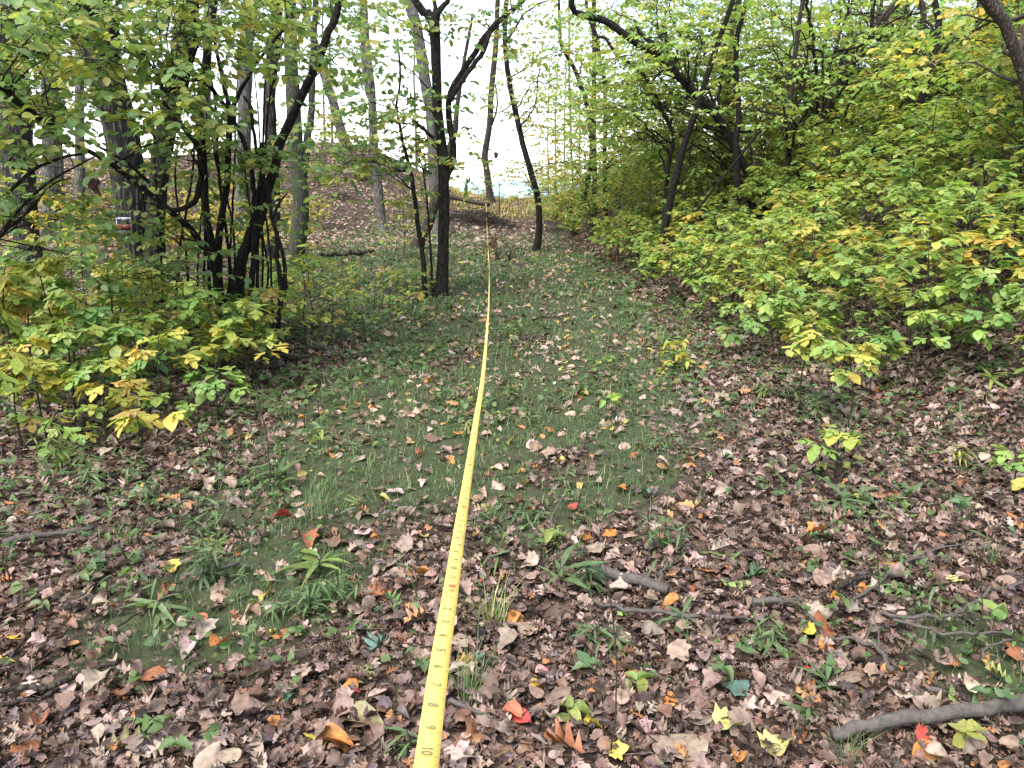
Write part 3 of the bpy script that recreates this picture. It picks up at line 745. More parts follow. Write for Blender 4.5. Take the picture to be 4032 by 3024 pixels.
tree('pole_tree', 'pale thin pole tree between the leaning tree and the trio', [S([(2259, 800, 9), (2244, 422, 8), (2241, 121, 7), (2240, 0, 6)], 30, up=2, sides=6)], B_GREY,
     [dict(cl=clusters_box(2130, 420, 2330, 700, 28, 31, .5, 10, 5), pal='far', size=.14, kind='tiny')])
tree('arching_tree', 'long dark trunk arching from the right bank up across to the left',
     [S([(2995, 760, 36), (2983, 735, 34), (2928, 651, 32), (2856, 506, 31), (2802, 434, 29), (2723, 356, 28), (2651, 277, 28), (2591, 223, 27), (2543, 193, 27), (2482, 151, 26), (2386, 84, 26), (2326, 66, 25), (2265, 48, 23), (2250, 20, 22), (2254, -40, 18)], 14, 13, sides=12, up=1.0),
      S([(2600, 220, 18), (2560, 165, 17), (2520, 125, 13), (2500, 80, 8)], 13.4),
      S([(2640, 270, 8), (2668, 235, 9), (2660, 190, 7), (2600, 150, 5), (2585, 30, 4)], 13.4),
      S([(2900, 560, 12), (2858, 530, 12), (2964, 512, 11), (3055, 482, 11), (3145, 428, 11), (3200, 373, 10)], 13.8, 13.6),
      S([(2710, 340, 7), (2705, 200, 6), (2640, 60, 5), (2640, 0, 4)], 13.4)],
     B_BLACK, [dict(cl=clusters_box(2380, 0, 2950, 430, 14, 17.5, .6, 26, 30) + clusters_box(2300, -350, 3000, 0, 12, 16, .8, 14, 8) + clusters_box(2450, 400, 2850, 660, 14.2, 18, .5, 20, 14) + clusters_box(2500, 20, 2900, 330, 11, 12.8, .35, 10, 5), pal='sassC', size=.115)], limb_r=.012)
tree('forest_tree', 'wide grey trunk behind the foot of the arching tree',
     [S([(2880, 770, 56), (2868, 663, 46), (2862, 512, 46), (2868, 422, 48), (2868, 241, 50), (2880, 120, 52), (2892, 0, 52)], 18, up=4, sides=14)],
     B_BROWN, [dict(cl=clusters_box(2700, 0, 3120, 520, 18.2, 21, .7, 22, 18) + clusters_box(2420, 330, 2960, 720, 18.2, 22, .65, 22, 16), pal='sassC', size=.12)])
tree('slim_tree', 'dark slim stem rising straight from the foot of the arching tree',
     [S([(2904, 740, 26), (2898, 542, 22), (2910, 458, 22), (2898, 271, 20), (2904, 139, 18), (2930, 40, 15)], 13.6, up=1.5, sides=9)], B_BLACK)
tree('slim_tree', 'slanting dark stem left of the arching tree foot, leaning right',
     [S([(2650, 735, 30), (2693, 573, 27), (2732, 458, 25), (2747, 416, 24), (2784, 301, 23), (2802, 241, 22), (2832, 157, 20), (2874, 36, 18), (2890, -20, 16)], 13.2, up=1.5, sides=9)], B_BLACK)
tree('crooked_tree', 'thin crooked trunk running under the arching trunk down to the left of it',
     [S([(2630, 680, 16), (2639, 609, 15), (2654, 540, 15), (2603, 428, 14), (2555, 325, 14), (2500, 259, 13), (2422, 211, 13), (2386, 151, 12), (2350, 145, 10)], 14.5, 15, sides=8),
      S([(2560, 330, 7), (2600, 285, 7), (2650, 250, 7), (2664, 215, 5)], 14.6)],
     B_BLACK, [dict(cl=clusters_box(2300, 250, 2620, 600, 15, 18, .5, 20, 11), pal='sassC', size=.12)])
tree('leaning_tree', 'straight dark trunk leaning right on the upper right bank',
     [S([(3159, 603, 36), (3201, 518, 34), (3262, 392, 31), (3352, 253, 29), (3412, 163, 28), (3473, 78, 27), (3515, 30, 26), (3560, -40, 24)], 14.5, up=3, sides=11),
      S([(3425, 150, 14), (3433, 90, 13), (3432, 0, 12)], 14.4, up=1),
      S([(3210, 500, 12), (3145, 345, 10), (3180, 340, 9), (3250, 320, 10), (3330, 285, 12)][1:], 14.4)],
     B_BROWN, [dict(cl=clusters_box(3050, 0, 3600, 430, 14.8, 18, .6, 27, 28) + clusters_box(3150, 60, 3500, 330, 10.5, 13, .35, 9, 4) + clusters_box(3000, -350, 3700, 0, 10, 15, .8, 14, 8), pal='sassC', size=.115)], limb_r=.012)
tree('slim_tree', 'upright thin dark trunk left of the straight leaning trunk on the bank',
     [S([(3104, 620, 22), (3111, 422, 19), (3126, 271, 18), (3141, 121, 17), (3162, 0, 16)], 13.5, up=2, sides=9),
      S([(3112, 360, 9), (3160, 340, 9), (3220, 315, 8), (3330, 250, 7)], 13.5)],
     B_BROWN, [dict(cl=clusters_box(2880, 0, 3260, 540, 13.8, 16.5, .5, 24, 16) + clusters_box(2950, 250, 3200, 520, 11, 12.8, .35, 10, 4), pal='sassC', size=.115)])
tree('woody_vine', 'dark woody vine hanging in a flat loop beside the straight leaning trunk',
     [S([(2990, 520, 10), (3021, 494, 10), (3111, 452, 10), (3183, 392, 10), (3225, 337, 9), (3238, 290, 9), (3239, 200, 9), (3192, 194, 9), (3178, 184, 9), (3195, 174, 10), (3237, 176, 10)][0:7], 12.8, name='stem', jit=.02),
      S([(3239, 205, 9), (3238, 177, 9), (3195, 174, 10), (3176, 185, 10), (3200, 194, 10), (3250, 200, 10), (3330, 196, 10), (3400, 175, 9), (3470, 110, 7), (3560, 60, 6)], 12.8, name='stem', jit=.01),
      S([(3190, 172, 7), (3188, 120, 6), (3196, 0, 5)], 12.8, up=1, name='stem'),
      S([(3225, 337, 7), (3280, 230, 7), (3322, 90, 6), (3355, 0, 5)], 12.8, up=1, name='stem')],
     B_BLACK, cat='vine')
tree('forest_tree', 'big dark trunk high on the right bank behind leaves',
     [S([(3569, 420, 60), (3569, 350, 54), (3569, 241, 52), (3551, 30, 50), (3545, -40, 48)], 18, up=3, sides=14), S([(3545, 260, 40), (3500, 150, 38), (3512, 60, 34), (3540, -30, 30)], 17.6)],
     B_OAK, [dict(cl=clusters_box(3380, 0, 3950, 360, 14, 19, .65, 26, 22), pal='sassC', size=.12)])
tree('crooked_tree', 'dark bowed stem near the top right above the sassafras thicket',
     [S([(3630, 380, 26), (3660, 271, 24), (3684, 181, 24), (3696, 72, 24), (3678, 0, 22)], 11.5, up=1.5, sides=9)],
     B_BLACK, [dict(cl=clusters_box(3450, 60, 3950, 480, 11.8, 14, .5, 22, 14), pal='sassC', size=.115)])
tree('crooked_tree', 'thin brown stem that zigzags right of the dark bowed stem',
     [S([(3752, 400, 24), (3744, 362, 24), (3702, 229, 22), (3641, 181, 22), (3635, 36, 22), (3600, -40, 20)], 14, up=2, sides=9)], B_BROWN)
tree('leaning_tree', 'thick smooth brown trunk leaning left in the top right corner',
     [S([(4130, 800, 50), (4080, 520, 46), (4032, 289, 44), (4009, 229, 43), (3973, 133, 42), (3937, 60, 42), (3864, -30, 40)], 7.2, up=2, sides=14)],
     B_BROWN, [dict(cl=clusters_box(3700, 0, 4150, 360, 7.4, 10, .35, 12, 10), pal='sassY', size=.11)])
for u, v, du, w, Y, lab in [(3840, 400, 14, 18, 14.5, 'slim dark trunk in the shade of the upper right bank'), (3918, 420, 0, 13, 15, 'thinner dark trunk just right of the shaded slim one'), (3450, 420, 22, 14, 16, 'thin trunk between the big dark trunk and the leaning one'), (3330, 470, 10, 9, 15, 'very thin upright stem above the right thicket')]:
    tree('slim_tree', lab, [S([(u, v, w), (u + du * .5, v - 200, w), (u + du, v - 420, w * .9)], Y, up=2, sides=7)], B_DARK)
for k, (u, v) in enumerate([(2160, 760), (2190, 750), (2225, 745), (2285, 735), (2420, 690), (2500, 650)]):
    tree('pole_tree', ['pale pole sapling nearest the leaning tree at the bluff edge', 'second pale pole sapling at the bluff edge', 'third pale pole sapling at the bluff edge', 'pale pole sapling showing left of the trio of trunks', 'pale pole sapling just right of the trio of trunks', 'pale pole sapling farthest right at the bluff edge'][k],
         [S([(u, v, 6), (u - 3, v - 250, 5), (u + 4, v - 480, 4)], 36, up=.5, sides=5)], B_GREY,
         [dict(cl=clusters_box(u - 60, v - 420, u + 60, v - 60, 35, 37, .4, 9, 6), pal='far', size=.15, kind='tiny', limb_r=.005)], group='pole saplings along the bluff edge')

# ------------------------------------------------------------------ sassafras saplings
LEAF_ME = {}
def leaf_me(kind, k, mat):
    key = (kind, k, mat.name)
    if key not in LEAF_ME:
        V, T, e = TPL[kind][k]
        LEAF_ME[key] = make_mesh('leaf', V, T, mat)
    return LEAF_ME[key]

def leaf_objects(parent, origin, kind, P, D, N, size, col, mat, name='leaf'):
    R = frames(D, N)
    pick = rng.integers(0, len(TPL[kind]), len(P))
    size = np.broadcast_to(size, (len(P),))
    for i in range(len(P)):
        o = bpy.data.objects.new(name, leaf_me(kind, int(pick[i]), mat))
        M = np.eye(4); M[:3, :3] = R[i] * size[i]; M[:3, 3] = P[i] - origin
        o.matrix_basis = Matrix(M.tolist())
        o.color = (*np.clip(col[i], 0, 1), 1)
        o.parent = parent
        C.objects.link(o)

def sapling(x, y, H, label, size=.11, palette='sass', near=False, group=None, nb=None, per=(6, 10), lean=.12, kind=None, spread=.34, low=.35, cat='sapling', name='sassafras_sapling', stem_r=None, base_z=None, into=None):
    base = np.array([x, y, float(G(x, y)) if base_z is None else base_z])
    root = None
    if into is None:
        root = empty(name, base); tag(root, label, cat, group)
    nb = nb or int(np.clip(4 + H * 7, 4, 18))
    top = base + np.array([rng.normal(0, lean * H), rng.normal(0, lean * H), H])
    m1 = base + (top - base) * .4 + rng.normal(0, .03 * H, 3) * np.array([1, 1, 0])
    m2 = base + (top - base) * .75 + rng.normal(0, .03 * H, 3) * np.array([1, 1, 0])
    r0 = stem_r or (.0035 + .005 * H)
    b = MB()
    V, T, PP, RR = tube([base - np.array([0, 0, .03]), m1, m2, top], [r0, r0 * .8, r0 * .6, r0 * .35], 5, .12, jitter=.15, seed=int(rng.integers(1e6)))
    b.add(V, T)
    az0 = rng.uniform(0, 6.28)
    P, D, K = [], [], []
    for i in range(nb):
        f = low + (1 - low) * (i + .5) / nb
        p = base + (top - base) * 0
        k = int(f * (len(PP) - 1)); p = PP[k]
        az = az0 + i * 2.4 + rng.normal(0, .3)
        L = spread * H ** .6 * (1.15 - .75 * f) * rng.uniform(.7, 1.3)
        if i == nb - 1: L = .03; 
        d = np.array([math.cos(az), math.sin(az), .45 + .3 * f]); d /= np.linalg.norm(d)
        e = p + d * L
        if L > .05:
            V, T, _, _ = tube([p, p + d * L * .5 + np.array([0, 0, .02 * L]), e], [r0 * .4, r0 * .33, r0 * .2], 4, .2, cap=False)
            b.add(V, T)
        nl = int(rng.integers(per[0], per[1] + 1))
        for j in range(nl):
            t = 1 - .55 * (j // 3) / max(1, nl / 3) * min(1, L / .15)
            a = az + (rng.uniform(-1.9, 1.9) if i < nb - 1 else rng.uniform(-3.14, 3.14))
            P.append(p + (e - p) * t); D.append((math.cos(a), math.sin(a), -rng.uniform(-.15, .8) if near else -rng.uniform(-.25, .45))); K.append(i)
    P = np.array(P); D = np.array(D); K = np.array(K)
    n = len(P)
    P = P + norm(D) * .018
    N = np.array([0, 0, 1.]) + rng.normal(0, .22, (n, 3))
    bc = pal(palette, nb, .12)
    col = .5 * bc[K] + .5 * pal(palette, n, .18)
    sz = size * rng.uniform(.6, 1.2, n)
    if into is not None:
        for q in range(len(b.V)): into[0].add(b.V[q], b.T[q] - sum(len(w) for w in b.V[:q]))
        put_leaves(into[1], kind or 'sass_lo', P, D, N, sz, col, YEL, .5)
        return None
    b.build('stem', B_STEM, root, base)
    if near:
        leaf_objects(root, base, kind or 'sass', P, D, N, sz, col, M_LEAF_O)
    else:
        mb = MB(); put_leaves(mb, kind or 'sass_lo', P, D, N, sz, col, YEL, .5)
        o = mb.build('foliage', M_LEAF, root, base)
        tag(o, kind='stuff')
    return root

def sap_px(u, v, vtop, label, Y=None, **k):
    p = ground_px(u, v)
    t = at(u, vtop, p[1])
    return sapling(p[0], p[1], max(.15, t[2] - p[2]), label, near=True, lean=.05, **k)

# left edge of the path
sap_px(215, 1560, 1010, 'tall yellowing sassafras sapling at the left edge with a dark stem', palette='sassY', size=.15, nb=12)
sap_px(60, 1620, 1040, 'yellow leaved sassafras sapling cut by the left edge of the view', palette='sassY', size=.16, nb=11)
sap_px(378, 1640, 1110, 'green sassafras sapling with a thin upright stem right of the yellowing one', size=.14, nb=11)
sap_px(185, 1745, 1400, 'small sassafras sapling with gold and green leaves low at the left edge', palette='sassY', size=.14, nb=7)
sap_px(671, 1680, 1300, 'sassafras sapling with mottled yellow leaves at the front of the left clump', palette='sassY', size=0.113, nb=8)
sap_px(560, 1790, 1560, 'little golden sassafras sapling leaning out over the litter at the left', palette='sassY', size=.13, nb=5, per=(4, 6))
sap_px(270, 1800, 1640, 'short green sassafras seedling under the golden ones at the left', size=.12, nb=4, per=(4, 6))
sap_px(860, 1660, 1420, 'green sassafras sapling nearest the turf on the left side', size=.125, nb=7)
sap_px(760, 1520, 1170, 'broad green sassafras sapling in front of the dark stems', size=.125, nb=10)
sap_px(480, 1500, 1060, 'pale green sassafras sapling before the two oak trunks', size=.13, nb=10)
sap_px(1000, 1500, 1140, 'sassafras sapling with pale upper leaves right of the dark shrub stems', size=.12, nb=8)
sap_px(930, 1430, 1160, 'green sassafras sapling at the foot of the multi-stemmed shrub', size=.12, nb=9)
sap_px(1215, 1400, 1020, 'loose sassafras sapling with yellow and rust leaves right of the curved stem', palette='sassY', size=.10, nb=6, per=(3, 5))
sap_px(1310, 1330, 1200, 'tiny yellow leaved sapling beside the turf left of the middle tree', palette='sassY', size=.09, nb=5, per=(3, 4))
sap_px(90, 1780, 1330, 'wide yellow green sassafras sapling at the very left in front of the taller ones', palette='sassY', size=.13, nb=10)
sap_px(420, 1760, 1400, 'bright yellow green sassafras sapling in the middle of the left clump front', palette='sassY', size=.12, nb=9)
sap_px(300, 1680, 1230, 'leafy sassafras sapling filling the middle of the left clump', size=.125, nb=12)
sap_px(560, 1640, 1240, 'leafy green sassafras sapling behind the mottled one in the left clump', size=.12, nb=11)
sap_px(130, 1500, 1000, 'tall pale sassafras sapling behind the yellow one at the left edge', size=.125, nb=13)
# right edge of the path
sap_px(3150, 1620, 1250, 'dark stemmed sassafras sapling with a yellow green top fronting the right thicket', size=0.122, nb=8, palette='sassY', low=.6)
sap_px(3330, 1690, 1330, 'orange and yellow sassafras sapling standing in the litter on the right', size=0.113, nb=8, palette='sassY', low=.65)
sap_px(3420, 1560, 1300, 'green sassafras sapling just behind the orange and yellow one', size=0.109, nb=8)
sap_px(3600, 1560, 1210, 'slanting sassafras sapling with drooping green leaves on the right', size=0.109, nb=7, low=.55)
sap_px(3830, 1480, 1000, 'tall sassafras sapling with long green leaves toward the right edge', size=0.118, nb=12)
sap_px(3990, 1500, 1080, 'bright green sassafras sapling cut by the right edge of the view', size=0.126, nb=11)
sap_px(4060, 1700, 1330, 'big leaved sassafras branch reaching in from the right edge', size=0.143, nb=7, low=.6)
sap_px(3700, 1420, 1090, 'sassafras sapling with broad leaves in the second row on the right', size=0.113, nb=10)
sap_px(3290, 1880, 1640, 'small drooping yellow green sapling in the litter on the right', size=.11, nb=4, per=(4, 6), palette='sassY')
sap_px(3990, 1920, 1740, 'low green sapling near the right edge in the brown litter', size=.11, nb=5, per=(4, 5))
sap_px(3060, 1450, 1130, 'green sassafras sapling at the left end of the front row in the right thicket', size=.125, nb=10)
sap_px(2900, 1400, 1170, 'low sassafras sapling where the right thicket meets the turf', size=.115, nb=8)
sap_px(2650, 1465, 1330, 'small round bush of orange and green leaves at the right rim of the turf', size=.07, nb=12, per=(6, 9), palette='sassY', kind='ovate', name='low_bush', cat='bush', low=.1)
sap_px(2390, 1650, 1550, 'lone pale seedling with a dark stalk standing in the turf', size=.075, nb=3, per=(3, 4), kind='ovate', name='seedling', cat='seedling', low=.7)

def scatter(n, xr, yr, mind, ok):
    """spaced positions on the ground"""
    pts = []
    tries = 0
    while len(pts) < n and tries < n * 60:
        tries += 1
        y = rng.uniform(*yr); x = rng.uniform(xr[0], xr[1])
        if not ok(x, y): continue
        md = mind * (.7 + .04 * y)
        if all((x - a) ** 2 + (y - b) ** 2 > md * md for a, b in pts): pts.append((x, y))
    return pts
def toe(y): return float(np.interp(y, [0, 5, 10, 16, 25, 40], [3.3, 2.5, 2.3, 1.9, 1.5, 1.4]))
def inview(x, y, m=.6): return abs(x) < .69 * y + m

def look(yel, H, lo, hi):
    return ('low' if H < lo else 'tall' if H > hi else 'knee high') + (' yellowing' if yel else ' green')
def by_right(x, y):
    d = x - toe(y)
    a = 'at the turf rim' if d < .7 else 'low on the slope' if d < 1.6 else 'halfway up' if d < 3 else 'high on the slope'
    q = x / y
    b = 'near the trio of trunks' if q < .22 else 'left of the arching tree' if q < .31 else 'below the arching tree' if q < .38 else 'below the straight leaning trunk' if q < .47 else 'below the dark bowed stem' if q < .57 else 'by the right edge'
    return a + ' ' + b
for x, y in scatter(235, (1.5, 15), (5.9, 17), .40, lambda x, y: inview(x, y, .4) and x > toe(y) - .1 + max(0, 7 - y) * .7):
    d = x - toe(y)
    H = rng.uniform(.55, .95) + min(.9, .2 * max(0, d)) * rng.uniform(.4, 1.3)
    yl = rng.random() < .22
    sapling(x, y, H, look(yl, H, .95, 1.35) + ' thicket sassafras ' + by_right(x, y), size=.125, palette='sassY' if yl else 'sass', group='sassafras thicket on the right bank', nb=int(9 + H * 7), spread=.42)
far_st, far_lf = MB(), MB()
for x, y in scatter(210, (1.2, 18), (16, 31), .5, lambda x, y: inview(x, y, .4) and x > toe(y) - .1):
    H = rng.uniform(.8, 2.2) + (rng.uniform(0, 1.5) if x > .27 * y else 0)
    yl = rng.random() < .35
    sapling(x, y, H, 'far ' + look(yl, H, 1.0, 1.3) + ' sassafras ' + ('beside the trio of trunks' if x < 4.5 else 'beyond the arching tree' if x < 9 else 'high on the right bank'), size=.14, palette='sassY' if yl else 'sass', into=(far_st, far_lf), nb=int(8 + H * 5), spread=.5)
ug = empty('undergrowth', (0, 0, 0)); tag(ug, 'dense mass of far green saplings at the back of the right bank', 'undergrowth', kind='stuff')
tag(far_st.build('stems', B_STEM, ug), kind='stuff'); tag(far_lf.build('foliage', M_LEAF, ug), kind='stuff')
for x, y in scatter(52, (2.5, 16), (8.0, 21), .8, lambda x, y: inview(x, y, .2) and x > toe(y) + .9 and (y > 14.5 or x > .5 * y)):
    H = rng.uniform(1.5, 2.6)
    sapling(x, y, H, ('slender' if H < 1.9 else 'head high' if H < 2.3 else 'tallest') + ' sassafras above the right thicket ' + ('left of the arching tree' if x < .30 * y else 'by the arching tree' if x < .42 * y else 'by the straight leaning trunk' if x < .55 * y else 'near the right edge'), size=.125, group='tall saplings over the right thicket', nb=int(9 + H * 5), spread=.40, low=.3)
for x, y in scatter(40, (-6.5, -1.4), (5.6, 9.5), .36, lambda x, y: inview(x, y, .4) and x < -1.9 - .12 * (y - 6)):
    H = rng.uniform(.5, .95)
    yl = rng.random() < .3
    sapling(x, y, H, look(yl, H, .62, .8) + ' sassafras ' + ('left of the oak trunks' if x < -.5 * y else 'before the oak trunks' if x < -.4 * y else 'among the dark shrub stems' if x < -.3 * y else 'right of the dark shrub stems'), size=.115, palette='sassY' if yl else 'sass', group='sassafras around the left shrub', nb=int(7 + H * 7), spread=.4)
for x, y in scatter(36, (-17, -4), (11.5, 24), .9, lambda x, y: inview(x, y, .5) and x < -3.9 - .12 * (y - 10)):
    H = rng.uniform(.7, 1.5)
    sapling(x, y, H, look(True, H, .95, 1.25) + ' sapling among the grey trunks ' + ('at the far left' if x < -.5 * y else 'left of the oak' if x < -.4 * y else 'behind the dark shrub'), size=.13, palette='farY', group='yellow undergrowth far on the left', nb=int(8 + H * 6), spread=.5, kind='round_lo', name='young_tree')
for x, y in scatter(34, (-4.0, -.6), (7.6, 13.0), .36, lambda x, y: inview(x, y) and -.36 * y < x < -.08 * y - .25):
    H = rng.uniform(.25, .5)
    yl = rng.random() < .5
    sapling(x, y, H, look(yl, H, .34, .43) + ' seedling ' + ('left of' if x < -.2 * y else 'close to') + ' the middle tree foot ' + ('in front' if y < 10.5 else 'and behind it'), size=.085, palette='sassY' if yl else 'sass', group='seedlings round the middle tree', nb=int(5 + H * 6), spread=.34, per=(4, 6), name='seedling', cat='seedling')
p = ground_px(1590, 1015)
sapling(p[0], p[1], 1.25, 'rounded yellow green bush on the turf just left behind the middle tree', size=.10, palette='sassY', nb=34, spread=.62, low=.12, name='bush', cat='bush', per=(6, 9))
for x, y in scatter(30, (-15, -5.4), (27, 37), .8, lambda x, y: True):
    sapling(x, y, rng.uniform(.5, 1.7) * (1 if y > 32 else .6), 'green bush on the crest of the ridge' if y > 33 else 'low green bush on the slope of the ridge', size=.17, palette='far', group='bushes on the ridge crest', nb=14, spread=.7, kind='tiny', per=(6, 9), name='bush', cat='bush')
for x, y in scatter(52, (.6, 6.0), (22, 37), .55, lambda x, y: x > .95 + .02 * (37 - y)):
    yl = rng.random() < .5; H = rng.uniform(.7, 1.5) + .3 * max(0, x - 1.5)
    sapling(x, y, H, look(yl, H, 1.0, 1.5) + ' bush ' + ('by the leaning tree' if x < 1.6 else 'right of the leaning tree' if x < 3 else 'by the trio of trunks') + (' on the skyline' if y > 33 else ' at the path end'), size=.15, palette='farY' if yl else 'far', group='bushes near the saddle', nb=13, spread=.6, kind='tiny', per=(6, 9), name='bush', cat='bush')
for x, y in scatter(14, (-2.6, 1.2), (34.5, 38), .5, lambda x, y: True):
    sapling(x, y, rng.uniform(.2, .45), 'low tan weed along the skyline of the saddle', size=.12, palette='farY', group='weeds on the saddle', nb=9, spread=.6, kind='tiny', per=(4, 7), name='weed', cat='weed')

# ------------------------------------------------------------------ grass and low green cover
def sample_ground(y0, y1, dens, mask, ymin_w=.72, extra=1.3):
    """points with about dens per square metre where mask(x, y) in 0..1"""
    area = (y1 - y0) * (ymin_w * (y0 + y1) + 2 * extra)
    n = int(area * dens)
    y = rng.uniform(y0, y1, n); x = rng.uniform(-1, 1, n) * (ymin_w * y1 + extra)
    k = (np.abs(x) < ymin_w * y + extra)
    x, y = x[k], y[k]
    m = mask(x, y)
    k = rng.random(len(x)) < m
    return x[k], y[k]

GR_V = np.array([(-.5, 0, 0), (.5, 0, 0), (-.3, .12, .55), (.3, .12, .55), (0, .42, 1.0)])
GR_T = np.array([(0, 1, 3), (0, 3, 2), (2, 3, 4)])
def blades(mb, x, y, h, w, palette='grass', lean=.5, z0=0):
    n = len(x)
    a = rng.uniform(0, 6.28, n); ca, sa = np.cos(a), np.sin(a)
    h = h * rng.uniform(.4, 1.25, n); ln = rng.uniform(.1, 1.6, n) * lean
    V = GR_V[None] * np.stack([np.full(n, 1.) * w, h * ln / .42, h], 1)[:, None, :]
    W = np.stack([V[..., 0] * ca[:, None] - V[..., 1] * sa[:, None] + x[:, None], V[..., 0] * sa[:, None] + V[..., 1] * ca[:, None] + y[:, None], V[..., 2] + (G(x, y) - .004 + z0)[:, None]], -1)
    col = np.repeat(pal(palette, n, .25)[:, None], 5, 1)
    mb.add(W.reshape(-1, 3), (GR_T[None] + (np.arange(n) * 5)[:, None, None]).reshape(-1, 3), col.reshape(-1, 3))
mb = MB()
clump = lambda x, y: np.clip(.6 + .9 * wob(x * 2, y * 2, 3.1), .12, 1)
for y0, y1, dn, h, w in [(1.7, 3.6, 6500, .036, .0030), (3.6, 5.5, 4800, .038, .0042), (5.5, 9, 2400, .042, .0064), (9, 15, 800, .05, .011), (15, 27, 280, .065, .02)]:
    x, y = sample_ground(y0, y1, dn, lambda x, y: green(x, y) * clump(x, y))
    blades(mb, x, y, h, w, lean=1.1)
    k = rng.random(len(x)) < .16; blades(mb, x[k], y[k], h * 1.9, w * .8, 'grassL', lean=.8)
x, y = sample_ground(1.7, 8, 160, lambda x, y: (1 - green(x, y)) * sstep(.1, .7, wob(x, y, 2.7)))
blades(mb, x, y, .07, .0028)
x, y = sample_ground(30, 38.5, 60, lambda x, y: sstep(-5, -2, x) * sstep(4, 2, x))
blades(mb, x, y, .22, .02, 'farY')
tag(mb.build('grass', M_GRASS), 'short fine green turf along the path', 'grass', kind='stuff')

# ------------------------------------------------------------------ fallen leaves as litter
def litter(mb, kinds, x, y, size, palette, lift, tilt=.4):
    n = len(x)
    which = rng.integers(0, len(kinds), n)
    a = rng.uniform(0, 6.28, n)
    e = .05
    sx = (G(x + e, y) - G(x - e, y)) / (2 * e); sy = (G(x, y + e) - G(x, y - e)) / (2 * e)
    Nn = np.stack([-sx, -sy, np.ones(n)], 1) + rng.normal(0, tilt, (n, 3)) * np.array([1, 1, .3])
    D = np.stack([np.cos(a), np.sin(a), np.cos(a) * sx + np.sin(a) * sy + rng.normal(0, .18, n)], 1)
    P = np.stack([x, y, G(x, y) + .006 + rng.uniform(0, 1, n) ** 1.5 * lift], 1)
    P = P - norm(D) * (size * .5)
    col = pal(palette, n, .25)
    for k, kd in enumerate(kinds):
        i = which == k
        if i.any(): put_leaves(mb, kd, P[i], D[i], Nn[i], size * rng.uniform(.55, 1.2, i.sum()), col[i], (.20, .14, .095), .45)
mb = MB()
brown = lambda x, y: (1 - green(x, y)) ** 1.5
x, y = sample_ground(1.55, 3.2, 1650, brown); litter(mb, ['oak', 'oakr', 'oak', 'oakr', 'maple', 'ovate'], x, y, .050, 'litter', .045, .55)
x, y = sample_ground(3.2, 5.2, 950, brown); litter(mb, ['oak', 'oakr', 'oakr', 'ovate', 'dry_lo'], x, y, .056, 'litter', .04, .5)
x, y = sample_ground(5.2, 9, 640, brown); litter(mb, ['dry_lo'], x, y, .074, 'litter', .03)
x, y = sample_ground(9, 16, 190, brown); litter(mb, ['dry_lo'], x, y, .115, 'litter', .03)
x, y = sample_ground(16, 24, 60, brown); litter(mb, ['dry_lo'], x, y, .14, 'lawnlit', .04)
x, y = sample_ground(20, 38, 44, lambda x, y: (x < 1.2) * 1.0); litter(mb, ['dry_lo'], x, y, .15, 'ridge', .05, .6)
x, y = sample_ground(1.55, 3.6, 125, brown); litter(mb, ['oak', 'oakr', 'maple', 'ovate', 'oak'], x, y, .084, 'pale', .05, .6)
x, y = sample_ground(3.6, 6.5, 90, brown); litter(mb, ['oak', 'oakr', 'maple', 'ovate'], x, y, .09, 'pale', .05, .55)
x, y = sample_ground(6.5, 12, 40, brown); litter(mb, ['dry_lo', 'ovate'], x, y, .10, 'pale', .04, .5)
x, y = sample_ground(1.6, 3.4, 1800, brown); litter(mb, ['dry_lo'], x, y, .022, 'litter', .02)
turf = lambda x, y: green(x, y) * np.clip(.6 + .8 * wob(x + 5, y, 1.7), .12, 1)
x, y = sample_ground(1.7, 4.2, 130, turf); litter(mb, ['oak', 'maple', 'ovate', 'oakr', 'oak'], x, y, .070, 'lawnlit', .02, .55)
x, y = sample_ground(4.2, 8, 140, turf); litter(mb, ['oak', 'maple', 'ovate', 'dry_lo'], x, y, .075, 'lawnlit', .02, .5)
x, y = sample_ground(8, 14, 80, turf); litter(mb, ['dry_lo', 'ovate'], x, y, .10, 'lawnlit', .02, .45)
x, y = sample_ground(14, 27, 45, turf); litter(mb, ['dry_lo'], x, y, .12, 'lawnlit', .02, .4)
x, y = sample_ground(2.2, 9, 70, turf); litter(mb, ['dry_lo'], x, y, .022, 'lawnlit', .01, .4)
for y0, y1, dn, L in [(1.6, 3.4, 90, .07), (3.4, 6, 50, .10), (6, 11, 16, .16)]:
    x, y = sample_ground(y0, y1, dn, lambda x, y: .35 + .65 * brown(x, y))
    a = rng.uniform(0, 6.28, len(x)); l_ = L * rng.uniform(.4, 1.6, len(x))
    A = np.stack([x, y, G(x, y) + rng.uniform(.015, .05, len(x))], 1); Bq = A + np.stack([np.cos(a) * l_, np.sin(a) * l_, rng.normal(0, .015, len(x))], 1)
    Bq[:, 2] = np.maximum(Bq[:, 2], G(Bq[:, 0], Bq[:, 1]) + .012)
    n0 = mb.n; thin_sticks(mb, A, Bq, rng.uniform(.0008, .0022, len(x))); mb.Cc[-1] = np.repeat(pal('ridge', len(x), .3) * .45, 6, 0)
tag(mb.build('leaf_litter', M_DRY), 'deep litter of small brown oak leaves covering the forest floor', 'leaf litter', kind='stuff')

